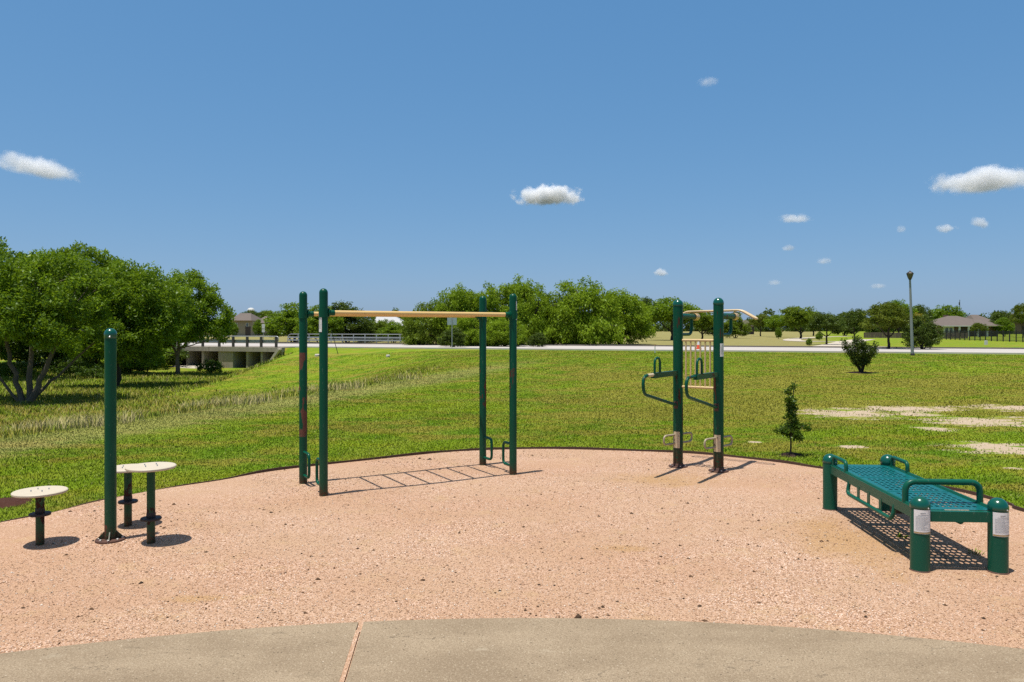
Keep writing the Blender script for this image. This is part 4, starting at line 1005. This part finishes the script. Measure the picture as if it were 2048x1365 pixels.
# ------------------------------------------------------------------ road, kerbs, paths
mroad, nt = newmat('pale_concrete_road'); p = wpos(nt)
c = mixc(nt, noise(nt, vmath(nt, 'MULTIPLY', p, (.25, .8, 1)), 1, 4), (.38, .345, .32), (.49, .455, .42)); c = mixc(nt, math_(nt, 'MULTIPLY', noise(nt, p, 9, 4), .3), c, (.40, .365, .33))
finish(nt, princ(nt, c, .9, 0, None, 0, .2))
mkerb = simple('concrete_kerb', (.50, .46, .41), .9, 0, .12, 3, .2); mwalk = simple('pale_pavement', (.46, .40, .32), .9, 0, .12, 2, .2)
ex0, ex1 = -150.0, 120.0
def ribbon_pts(off0, off1, z0, name, mat, x0=ex0, x1=ex1, thick=0.0, label=None, kind='structure'):
    mb = MB(); n = 90; xs_ = [x0 + (x1 - x0) * k / n for k in range(n + 1)]
    vs = [(x, float(road_y(x)) + off0, z0) for x in xs_] + [(x, float(road_y(x)) + off1, z0) for x in xs_]; m_ = n + 1
    fs = [(k, k + 1, m_ + k + 1, m_ + k) for k in range(n)]
    if thick:
        vs += [(x, float(road_y(x)) + off0, z0 - thick) for x in xs_] + [(x, float(road_y(x)) + off1, z0 - thick) for x in xs_]
        fs += [(2 * m_ + k, 2 * m_ + k + 1, k + 1, k) for k in range(n)] + [(m_ + k, m_ + k + 1, 3 * m_ + k + 1, 3 * m_ + k) for k in range(n)]
        fs += [(3 * m_ + k, 3 * m_ + k + 1, 2 * m_ + k + 1, 2 * m_ + k) for k in range(n)]
    mb.add(vs, fs); o = mb.build(name, mat, None, False); tag(o, label, None, None, kind); return o
ribbon_pts(.3, ROAD_W - .3, .375, 'road', mroad, label='pale concrete road crossing behind the lawn', thick=.02)
ribbon_pts(0, .3, .43, 'kerb', mkerb, thick=.14, label='near road kerb'); ribbon_pts(ROAD_W - .3, ROAD_W, .47, 'kerb', simple('darker_kerb', (.17, .15, .13), .9, 0, .3, 2, .2), thick=.18, label='far road kerb')  # far kerb is given a darker tone than the near one
def path(ptspx, wd, name, label):
    P = [Vector(on_ground(*q)) for q in ptspx]; fine_ = []
    for i in range(len(P) - 1):
        p0, p1, p2, p3 = P[max(i - 1, 0)], P[i], P[i + 1], P[min(i + 2, len(P) - 1)]
        for k in range(8):
            t = k / 8; fine_.append(.5 * ((2 * p1) + (p2 - p0) * t + (2 * p0 - 5 * p1 + 4 * p2 - p3) * t * t + (3 * p1 - p0 - 3 * p2 + p3) * t ** 3))
    fine_.append(P[-1]); vs = []; n = len(fine_)
    for i, q in enumerate(fine_):
        t = (fine_[min(i + 1, n - 1)] - fine_[max(i - 1, 0)]); t.z = 0; t.normalize(); nn = Vector((-t.y, t.x, 0)) * wd / 2
        for s_ in (-1, 1): w_ = q + nn * s_; vs.append((w_.x, w_.y, Hf(w_.x, w_.y) + .03))
    mb = MB(); mb.add(vs, [(2 * k, 2 * k + 1, 2 * k + 3, 2 * k + 2)[::-1] for k in range(n - 1)]); o = mb.build(name, mwalk, None, False); tag(o, label, None, None, 'structure')
path([(2200, 702), (2048, 701.5), (1900, 700.3), (1800, 697.6), (1740, 694)], 2.2, 'pavement', 'pale pavement along the far side of the road')
path([(1640, 696.5), (1672, 691.5), (1690, 687), (1705, 683), (1730, 679.5)], 2.6, 'path', 'pale path leading away from the road')
path([(1715, 683.4), (1660, 684), (1610, 683.3), (1584, 681), (1598, 677.5), (1650, 674.6), (1700, 673)], 2.2, 'path', 'curved pale path through the park')

# ------------------------------------------------------------------ culvert
mcul, nt = newmat('culvert_concrete'); p = wpos(nt)
a = noise(nt, vmath(nt, 'MULTIPLY', p, (1.2, 1.2, .5)), 1, 5, .65); c = mixc(nt, a, (.25, .22, .18), (.42, .375, .315)); stn = noise(nt, vmath(nt, 'MULTIPLY', p, (5, 5, .6)), 1, 3)
c = mixc(nt, math_(nt, 'MULTIPLY', smooth(nt, stn, .52, .7), .4), c, (.12, .10, .08)); finish(nt, princ(nt, c, .9, 0, bump(nt, noise(nt, p, 12, 4), .3, .02), 0, .2))
mbox_in = simple('shade_dark_culvert_inside', (.07, .062, .05), .95, 0, .3, 2, .1)  # dark base colour stands in for the shade inside the barrels
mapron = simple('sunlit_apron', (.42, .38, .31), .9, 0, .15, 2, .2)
cu = empty('culvert', (CULV_X1, float(road_y(CULV_X1)) - 1.5, -1.2), math.atan(-.3516), 'weathered grey concrete box culvert carrying the road over the channel', 'culvert')
# local x runs along the road to the right (so the culvert lies at negative x), local y under the road
inv = 1 / math.cos(math.atan(.3516)); CL = (CULV_X1 - CULV_X0) * inv; topz = 1.2 + .33; DEPTH = ROAD_W / inv + 2.6
def wall_box(x0, x1, y0, y1, z0, z1): return ((x0 + x1) / 2, (y0 + y1) / 2, (z0 + z1) / 2), (x1 - x0, y1 - y0, z1 - z0)
mb = MB(); mb.box(*wall_box(-CL - .6, .35, -.15, 1.75, 1.25, topz + .06)); mb.build('deck_edge', mcul, cu, smooth=False)
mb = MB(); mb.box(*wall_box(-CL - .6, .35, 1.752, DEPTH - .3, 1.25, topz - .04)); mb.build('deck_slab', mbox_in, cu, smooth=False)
def lx_of(px):
    k = (px - 1024) / F; x = (51.85 - 1.5) * k / (1 + .3516 * k); return (x - CULV_X1) * inv
pier = (lx_of(437), lx_of(466))
mb = MB(); mb.box(*wall_box(pier[0], pier[1], -.02, DEPTH - .4, -.15, 1.248)); mb.build('pier', mcul, cu, smooth=False)
for pxl in (374, 405, 494, 523):
    q = lx_of(pxl); mb = MB(); mb.box(*wall_box(q - .09, q + .09, .02, DEPTH - .4, -.15, 1.248)); mb.build('divider_wall', mcul, cu, smooth=False)
for x0_, x1_ in ((-CL - .6, -CL - .3), (.02, .30)):
    mb = MB(); mb.box(*wall_box(x0_, x1_, .0, DEPTH - .4, -.15, 1.248)); mb.build('abutment', mcul, cu, smooth=False)
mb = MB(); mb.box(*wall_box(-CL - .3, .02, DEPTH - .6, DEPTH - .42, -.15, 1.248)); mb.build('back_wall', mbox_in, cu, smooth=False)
# sloping wing wall on the right
mb = MB(); prof = [(-.1, -.15), (.35, 1.45), (.12, 1.45), (-1.0, .0), (-1.0, -.15)]
mb.add([(a_ * 1.0, -.17, b_) for a_, b_ in [(-.95, -.15), (-.95, .12), (.12, 1.45), (.36, 1.45), (.36, -.15)]] + [(a_ * 1.0, -.42, b_) for a_, b_ in [(-.95, -.15), (-.95, .12), (.12, 1.45), (.36, 1.45), (.36, -.15)]], [])
cope = [(-.98, .06), (-.80, .06), (.36, 1.46), (.14, 1.50)]
n_ = len(cope); vs = [(a_, y_, b_) for y_ in (-.45, -.152) for a_, b_ in cope]
mb = MB(); mb.add(vs, [(0, 1, 2, 3), (7, 6, 5, 4)] + [(k, 4 + k, 4 + (k + 1) % 4, (k + 1) % 4) for k in range(4)]); mb.build('wing_wall', mapron, cu, smooth=False)
# sunlit apron in front of the left barrels
xl, xr = lx_of(352), lx_of(437)
mb = MB(); mb.add([(xl, -3.2, -.05), (xr - .1, -2.2, -.05), (xr - .1, -.05, .12), (xl, -.05, .12), (xl, -3.2, -.4), (xr - .1, -2.2, -.4)], [(0, 1, 2, 3), (4, 5, 1, 0)]); mb.build('apron', mapron, cu, smooth=False)

# railings
mgal = simple('galvanised_steel', (.42, .43, .44), .45, .6, .15, 6); mrp = simple('dark_rail_post', (.07, .065, .06), .7, .2, .3, 6); mrail = simple('pale_guard_rail', (.33, .35, .36), .4, .3, .08, 6)
t = empty('bridge_guardrail', (CULV_X1, float(road_y(CULV_X1)) - 1.45, .40), math.atan(-.3516), 'short guardrail with dark posts on the near edge of the culvert', 'guardrail')
for q in (lx_of(466), lx_of(494), lx_of(522), lx_of(552), lx_of(438), lx_of(405), lx_of(372)):
    mb = MB(); mb.box((q, 0, .34), (.17, .12, .80)); mb.build('rail_post', mrp, t, smooth=False)
mb = MB(); x0_, x1_ = lx_of(345), lx_of(553)
for zz in (.34, .48): mb.tube([(x0_, .10, zz), (x1_ + .05, .10, zz)], .055, 10)
mb.box(((x0_ + x1_) / 2, .085, .41), (x1_ - x0_, .02, .12)); mb.build('rail_beam', mrail, t)
mb = MB(); mb.tube(fillet([(x0_, 0.02, .78), (x1_ + .12, .02, .78), (x1_ + .12, .02, .42)], .2, 6), .035, 10); mb.build('top_pipe', mgal, t)
Yf = lambda x: float(road_y(x)) + ROAD_W + .5
def xfar(px): k = (px - 1024) / F; return k * (51.85 + ROAD_W + .5) / (1 + .3516 * k)
xa, xb = xfar(575), xfar(848); LR = (xb - xa) * inv
t = empty('pipe_railing', (xa, Yf(xa), .40), math.atan(-.3516), 'long galvanised pipe railing on the far side of the road with rounded ends', 'railing')
mb = MB(); mb.tube(fillet([(0, 0, -.05), (0.05, 0, .85), (LR - .05, 0, .85), (LR, 0, -.05)], .4, 6), .03, 8); mb.build('top_pipe', mgal, t)
for zz in (.30, .55):
    mb = MB(); mb.box((LR / 2, -.05, zz), (LR - .1, .04, .13)); mb.build('rail_beam', mrail, t, smooth=False)
for k in range(1, 12):
    mb = MB(); mb.box((LR * k / 12, .02, .38), (.06, .06, .90)); mb.build('rail_post', mgal, t, smooth=False)

# ------------------------------------------------------------------ signs, lamp, markers
msign = simple('grey_sign_back', (.42, .46, .50), .45, .4, .06, 3); mwhite = simple('white_sign', (.58, .58, .56), .5, 0, .04, 5)
x, y, z = on_ground(904, 698.5)
t = empty('road_sign', (x, y, z), .1, 'blank grey back of a square road sign on a thin pole at the kerb', 'road sign', 'road signs')
k_ = y / F; mb = MB(); mb.tube([(0, 0, -.2), (0, 0, 62 * k_)], .028, 8); mb.build('pole', mgal, t)
mb = MB(); mb.box((0, .035, 55.5 * k_), (19 * k_, .012, 14.5 * k_)); mb.build('panel', msign, t, smooth=False)
x, y = (527 - 1024) * 78 / F, 78.0; z = Hf(x, y); k_ = y / F
t = empty('road_sign', (x, y, z), 0, 'white double-plate road sign before the distant tan houses', 'road sign', 'road signs')
zt = CAMZ - (648 - HOR) * k_ - z
mb = MB(); mb.tube([(0, 0, -.2), (0, 0, zt)], .03, 8); mb.build('pole', mgal, t)
for zz, hh3 in ((zt - 5 * k_, 9 * k_), (zt - 14 * k_, 6 * k_)):
    mb = MB(); mb.box((0, -.04, zz), (6 * k_, .012, hh3)); mb.build('panel', mwhite, t, smooth=False)
# lamp post
x, y, z = on_ground(1825, 711.5); k_ = y / F
t = empty('lamp_post', (x, y, z), 0, 'tall grey lamp post with a black lantern head beside the road', 'lamp post')
mlp = simple('weathered_grey_pole', (.27, .28, .29), .6, .3, .3, 3); mlh = simple('dark_bronze_lantern', (.035, .028, .024), .5, .3, .2, 12); mgl = simple('smoky_lantern_glass', (.13, .095, .08), .25, 0, .2, 6, .6)
hp = 152 * k_; ln_ = Vector((-5 * k_, 0, hp))
mb = MB(); mb.tube([(0, 0, -.1), ln_ * .5, ln_], [3.1 * k_, 2.6 * k_, 1.9 * k_], 14); mb.build('pole', mlp, t)
mb = MB(); mb.lathe([(4.1 * k_, -.05), (4.1 * k_, 3 * k_), (3.3 * k_, 4.5 * k_)], 14); mb.build('base_collar', mlh, t)
ld_ = empty('lantern', ln_); ld_.parent = t
mb = MB(); mb.lathe([(2.0 * k_, -1 * k_), (2.8 * k_, .5 * k_), (3.4 * k_, 2 * k_)], 8); mb.build('lantern_base', mlh, ld_)
mb = MB(); mb.lathe([(3.2 * k_, 2 * k_), (6.3 * k_, 11.5 * k_)], 8); mb.build('lantern_glass', mgl, ld_, smooth=False)
mb = MB()
for q in range(8):
    a = 2 * math.pi * q / 8; mb.tube([(3.4 * k_ * math.cos(a), 3.4 * k_ * math.sin(a), 2 * k_), (6.5 * k_ * math.cos(a), 6.5 * k_ * math.sin(a), 11.5 * k_)], .35 * k_, 5)
mb.build('lantern_frame', mlh, ld_)
mb = MB(); mb.lathe([(6.9 * k_, 11.3 * k_), (7.3 * k_, 12 * k_), (4.8 * k_, 14.5 * k_), (2.2 * k_, 16 * k_), (1.2 * k_, 16.4 * k_), (.8 * k_, 17.6 * k_), (.1 * k_, 18.4 * k_)], 8); mb.build('lantern_roof', mlh, ld_, smooth=False)
# kerb marker post
x, y, z = on_ground(1310, 706.5); t = empty('marker_post', (x, y, z), .3, 'thin white marker post on the kerb left of the fitness station', 'marker post')
mb = MB(); mb.box((0, 0, .22), (.045, .03, .46)); mb.build('stake', mwhite, t, smooth=False); mb = MB(); mb.box((0, 0, .455), (.049, .034, .05)); mb.build('band', simple('orange_band', (.55, .12, .04), .6), t, smooth=False)
# traffic cone standing on the road
x, y, z = at(1397, 701.5, 52.0); z = .378; mco = simple('orange_cone', (.75, .10, .035), .5)
t = empty('traffic_cone', (x, y, z), 0, 'orange and white traffic cone on the road seen through the cream bars', 'traffic cone'); k_ = y / F
mb = MB(); mb.box((0, 0, .02), (.36, .36, .04)); mb.build('base', mco, t, smooth=False)
mb = MB(); mb.lathe([(.135, .04), (.105, .28)], 16); mb.build('body', mco, t); mb = MB(); mb.lathe([(.105, .281), (.04, .58), (.03, .585)], 16); mb.build('reflective_collar', mwhite, t)
# utility box far right
x, y, z = on_ground(1972, 690); k_ = y / F
t = empty('utility_pedestal', (x, y, z), 0, 'small white utility pedestal on the green lawn before the iron fence', 'utility box')
mb = MB(); mb.box((0, 0, 3.6 * k_), (4.2 * k_, .2, 7.4 * k_)); mb.build('housing', mwhite, t, smooth=False); mb = MB(); mb.box((0, 0, 8.2 * k_), (3.4 * k_, .17, 1.8 * k_)); mb.build('cover', mwhite, t, smooth=False)
# concrete lids on the embankment
for px, py, wd, lab in ((636, 712.5, 13, 'oblong pale concrete slab lying on the slope by the ladder posts'), (776, 714, 8, 'small round pale concrete lid on the slope below the far railing')):
    x, y, z = on_ground(px, py); mb = MB(); g = random.Random(px); n = 14
    mb.lathe([(.5, -.1), (.5, .05), (.42, .075)], n); o = mb.build('concrete_lid', mkerb, None); o.scale = (wd * y / F, .55, 1.2); o.location = (x, y, z + .03); o.rotation_euler = (0, 0, .15); tag(o, lab, 'concrete lid', 'concrete lids on the slope')
# leaning dark stake
x, y, z = on_ground(677, 709); k_ = y / F
mb = MB(); mb.tube([(0, 0, -.1), (-7 * k_, 0, 22 * k_), (-15 * k_, .1, 47 * k_)], [.022, .02, .016], 8); o = mb.build('leaning_stake', m_black, None); o.location = (x, y, z); tag(o, 'thin dark stake leaning on the slope right of the ladder post', 'stake')

# ------------------------------------------------------------------ houses
mroof = simple('brown_shingle_roof', (.14, .115, .10), .9, 0, .18, 2, .2, 0, .3); mbrick = simple('brown_brick', (.16, .10, .075), .9, 0, .25, 1.2); mtan = simple('tan_siding', (.30, .25, .175), .85, 0, .08, 1)
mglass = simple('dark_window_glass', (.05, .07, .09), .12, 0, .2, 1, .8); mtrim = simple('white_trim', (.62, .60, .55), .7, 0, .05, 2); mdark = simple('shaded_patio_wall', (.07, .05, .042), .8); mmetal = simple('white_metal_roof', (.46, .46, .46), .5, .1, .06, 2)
def hip(mb, x0, x1, y0, y1, z0, zr, ridge=(.3, .7)):
    ym = (y0 + y1) / 2; a, b = x0 + (x1 - x0) * ridge[0], x0 + (x1 - x0) * ridge[1]
    mb.add([(x0, y0, z0), (x1, y0, z0), (x1, y1, z0), (x0, y1, z0), (a, ym, zr), (b, ym, zr)], [(0, 1, 5, 4), (1, 2, 5), (2, 3, 4, 5), (3, 0, 4), (3, 2, 1, 0)]); return mb
def gable(mb, x0, x1, y0, y1, z0, zr): # ridge along y
    xm = (x0 + x1) / 2; mb.add([(x0, y0, z0), (x1, y0, z0), (x1, y1, z0), (x0, y1, z0), (xm, y0, zr), (xm, y1, zr)], [(0, 1, 4), (1, 2, 5, 4), (2, 3, 5), (3, 0, 4, 5), (3, 2, 1, 0)]); return mb
def window(parent, x, z, w_, h_, y=-.03):
    mb = MB(); mb.box((x, y, z), (w_ + .16, .06, h_ + .16)); f = mb.build('window', mtrim, parent, smooth=False); mb = MB(); mb.box((x, y - .034, z), (w_, .02, h_)); mb.build('pane', mglass, f, smooth=False)
# hip-roofed single-storey house on the right
Y = 150.0; k_ = Y / F; zb = Hf(130, Y); x0 = (1880 - 1024) * k_; W = 123 * k_
hz = CAMZ - (652 - HOR) * k_ - zb; rz_ = CAMZ - (631.5 - HOR) * k_ - zb
t = empty('hip_roof_house', (x0, Y, zb), 0, 'single-storey tan brick house with brown hip roof and dark covered patio', 'house', 'houses beyond the road')
mb = MB(); mb.box((W * .52, 5, hz / 2 - .1), (W * .90, 9, hz)); mb.build('wall', mbrick, t, smooth=False)
mb = MB(); hip(mb, 0, W, -.6, 10.6, hz, rz_, (.36, .52)); ro = mb.build('roof', mroof, t, smooth=False)
mb = MB(); hip(mb, W * .55, W * 1.0, -.9, 6, hz + .01, hz + (rz_ - hz) * .62, (.25, .5)); mb.build('roof_wing', mroof, ro, smooth=False)
mb = MB(); mb.box((W / 2, -.64, hz - .06), (W, .06, .16)); mb.build('fascia', mtrim, t, smooth=False)
mb = MB(); mb.box((W * .155, .40, hz * .55), (W * .17, .25, hz * .8)); mb.build('bay', mtrim, t, smooth=False)
window(t, W * .12, hz * .58, W * .05, hz * .45, .24); window(t, W * .19, hz * .58, W * .05, hz * .45, .24)
mb = MB(); mb.box((W * .52, .46, hz * .48), (W * .42, .06, hz * .86)); mb.build('patio_recess', mdark, t, smooth=False)
for q in (.30, .45, .60, .75): mb = MB(); mb.box((W * q, -.3, hz * .47), (.3, .3, hz * .94)); mb.build('patio_post', mtrim, t, smooth=False)
mb = MB(); mb.box((W * .47, 8, rz_ * .9 + .2), (.7, .7, .9)); mb.build('chimney', mbrick, ro, smooth=False)
def house(name, pxa, pxb, ye, yr, Y, label, walls, roofm, kind='hip', wins=2, ridge=(.3, .7)):
    k_ = Y / F; x0 = (pxa - 1024) * k_; W = (pxb - pxa) * k_; zb = Hf(x0, Y); hz = CAMZ - (ye - HOR) * k_ - zb; rz_ = CAMZ - (yr - HOR) * k_ - zb
    t = empty(name, (x0, Y, zb - .05), 0, label, 'house', 'houses beyond the road')
    mb = MB(); mb.box((W / 2, 4.5, hz / 2), (W * .93, 8, hz)); mb.build('wall', walls, t, smooth=False)
    mb = MB(); (hip(mb, 0, W, -.4, 9.4, hz, rz_, ridge) if kind == 'hip' else gable(mb, 0, W, -.4, 9.4, hz, rz_)); mb.build('roof', roofm, t, smooth=False)
    for i in range(wins): window(t, W * (.25 + .5 * i / max(1, wins - 1)), hz * .72, W * .09, hz * .2, .46)
    if hz > 3.5: window(t, W * .6, hz * .27, W * .12, hz * .2, .46)
    mb = MB(); mb.box((W * .78, .47, 1.0), (1.1, .08, 2.1)); mb.build('door', mdark, t, smooth=False); return t
house('tan_house', 460, 504, 641, 625.5, 165, 'two-storey tan house with hip roof at the far left beyond the road', mtan, mroof, 'hip', 2, (.12, .62))
house('tan_house', 508, 552, 646, 632, 170, 'lower tan house with brown roof beside the double-plate road sign', mtan, mroof, 'hip', 2, (.2, .8))
house('metal_roof_building', 742, 818, 651, 629, 120, 'long building with a pale metal roof behind the ladder bar', mtan, mmetal, 'hip', 2, (.05, .45))
house('far_house', 1488, 1510, 652, 640, 210, 'grey house with brown roof peeking right of the station post', mtan, mroof, 'hip', 2)
house('far_house', 1950, 1995, 645, 629, 230, 'far brown roof behind the right half of the hip-roofed house', mbrick, mroof, 'hip', 1, (.2, .5))
house('far_house', 2012, 2060, 645, 626, 220, 'brown-roofed house at the right frame edge behind trees', mbrick, mroof, 'hip', 1)
# water tower
Y = 420.; k_ = Y / F; x = (502 - 1024) * k_; zb = Hf(x, Y)
t = empty('water_tower', (x, Y, zb), 0, 'distant white water tower dome peeking over the tan houses', 'water tower')
zt = CAMZ - (616 - HOR) * k_ - zb
mb = MB(); mb.lathe([(.5, zt - 3.4), (1.6, zt - 2.6), (2.0, zt - 1.4), (1.6, zt - .5), (.8, zt - .08), (.05, zt)], 20); mb.build('tank', mwhite, t); mb = MB(); mb.tube([(0, 0, 0), (0, 0, zt - 3.2)], [.7, .45], 12); mb.build('stem', mwhite, t)
# radio mast
Y = 260.; k_ = Y / F; x = (1919.5 - 1024) * k_; zb = Hf(x, Y); zt = CAMZ - (600 - HOR) * k_ - zb
t = empty('radio_mast', (x, Y, zb), 0, 'thin dark radio mast rising behind the hip-roofed house', 'mast')
mb = MB(); mb.tube([(0, 0, 0), (0, 0, zt)], [.16, .09], 6); mb.build('pole', mrp, t); mb = MB(); mb.box((-.15, 0, zt - 1.3), (.3, .2, .9)); mb.build('antenna', mrp, t, smooth=False)
# fences
mwood = simple('dark_wood_fence', (.10, .075, .055), .9, 0, .25, 2); miron = simple('black_iron', (.015, .014, .013), .6)
def fence(xa, ya, xb, yb, hgt, npost, name, label, iron=True):
    d_ = math.hypot(xb - xa, yb - ya); t = empty(name, (xa, ya, Hf(xa, ya)), math.atan2(yb - ya, xb - xa), label, 'fence')
    if iron:
        mb = MB(); n = int(d_ / .16)
        for k in range(n): mb.box((d_ * k / n, 0, hgt * .5), (.018, .018, hgt * .92))
        for zz in (.14, .86): mb.box((d_ / 2, 0, hgt * zz), (d_, .03, .035))
        mb.build('railing', miron, t, smooth=False)
        for k in range(npost + 1): mb = MB(); mb.box((d_ * k / npost, .0, hgt * .5), (.09, .09, hgt * 1.06)); mb.build('post', miron, t, smooth=False)
    else:
        mb = MB(); n = int(d_ / .3)
        for k in range(n): mb.box((d_ * (k + .5) / n, 0, hgt * .5 + random.uniform(-.02, .02)), (d_ / n * .95, .03, hgt))
        mb.build('boards', mwood, t, smooth=False)
        for k in range(npost + 1): mb = MB(); mb.box((d_ * k / npost, .06, hgt * .5), (.1, .1, hgt * 1.02)); mb.build('post', mwood, t, smooth=False)
xa, ya, _ = on_ground(1884, 679.5); xb, yb, _ = on_ground(2060, 685.5)
fence(xa, ya, xb, yb, 1.25, 16, 'iron_fence', 'black iron bar fence across the lawn below the hip-roofed house')
k_ = 125 / F; fence((1728 - 1024) * k_, 125, (1884 - 1024) * k_, 118, .9, 12, 'wooden_fence', 'dark wooden board fence behind the bright oak', False)

# ------------------------------------------------------------------ clouds (soft volumes far beyond everything)
def cloud_mat(name, dens, seed, soft=.5, nz=2.2, asp=(1, 1, 1)):
    m = bpy.data.materials.new(name); m.use_nodes = True; nt = m.node_tree; nt.nodes.clear(); p = opos(nt)
    q = vmath(nt, 'ADD', vmath(nt, 'MULTIPLY', p, asp), (seed * 3.1, seed * 1.7, seed * .9))
    n1 = noise(nt, q, nz, 6, .62)
    sep = N(nt, 'SeparateXYZ', Vector=p)
    rr = vmath(nt, 'LENGTH', p)
    f = math_(nt, 'SUBTRACT', 1.0, rr)                      # 1 in the middle, 0 at the rim
    f = math_(nt, 'ADD', f, math_(nt, 'MULTIPLY', math_(nt, 'SUBTRACT', n1, .55), 1.7))
    fl = smooth(nt, sep.outputs[2], -.75, -.25)             # flat base
    dn = math_(nt, 'MULTIPLY', math_(nt, 'MULTIPLY', smooth(nt, f, .16, .16 + soft), fl), dens)
    edge = math_(nt, 'SUBTRACT', 1, smooth(nt, rr, .86, .99)); dn = math_(nt, 'MULTIPLY', dn, edge)
    v = N(nt, 'VolumeScatter', Color=(.96, .97, 1.0), Density=dn, Anisotropy=.0)
    o = nt.nodes.new('ShaderNodeOutputMaterial'); nt.links.new(v.outputs[0], o.inputs['Volume']); return m
CD = 2600.0
def cloud(px, py, wpx, hpx, dens, label, seed, tilt=0, soft=.5, nz=2.2, CD=CD):
    x, y, z = at(px, py, CD); k_ = CD / F
    mb = MB(); prof = []
    for i in range(13): a = -math.pi / 2 + math.pi * i / 12; prof.append((max(.001, math.cos(a)), math.sin(a)))
    mb.lathe(prof, 24); o = mb.build('cloud', cloud_mat('cloud_vapour', dens / k_, seed, soft, nz * .48, (.62 * wpx / (.78 * hpx), .40 * wpx / (.78 * hpx), 1))); o.location = (x, y, z)
    o.scale = (wpx * k_ * .62, wpx * k_ * .40, hpx * k_ * .78); o.rotation_euler = (0, tilt, 0)
    tag(o, label, 'cloud', 'small clouds in the blue sky'); return o
cloud(1095, 393, 142, 36, .13, 'brightest compact white cloud above the middle of the field', 1, 0, .35, 2.6)
cloud(75, 336, 180, 40, .055, 'soft ragged cloud trailing down at the upper left edge', 2, .18, .6)
cloud(1975, 362, 225, 44, .07, 'wide soft white cloud cut by the right frame edge', 3, -.05, .5)
cloud(1590, 438, 72, 18, .05, 'faint small cloud high above the fitness station, right of the big white one', 4)
cloud(1416, 164, 50, 20, .035, 'thinnest wispy cloud alone in the upper sky', 5, 0, .7, 3)
cloud(1893, 458, 48, 18, .055, 'small cloud below the wide right edge cloud', 6, CD=2100)
cloud(1961, 447, 40, 20, .08, 'small slanting cloud close under the wide right edge cloud', 27, .3, CD=2000)
cloud(1803, 460, 24, 16, .06, 'tiny cloud above and left of the lamp head', 8)
cloud(1579, 497, 34, 12, .06, 'tiny flat cloud low above the distant park trees', 9)
cloud(1648, 523, 32, 13, .06, 'tiny cloud between the station and the lamp head', 10)
cloud(1322, 546, 28, 15, .14, 'tiny bright cloud low over the dark round tree', 11, 0, .4)
cloud(1548, 566, 34, 11, .04, 'very faint streak of cloud low over the park trees', 12)
cloud(1755, 573, 36, 11, .04, 'very faint streak of cloud left of the lamp head', 13)
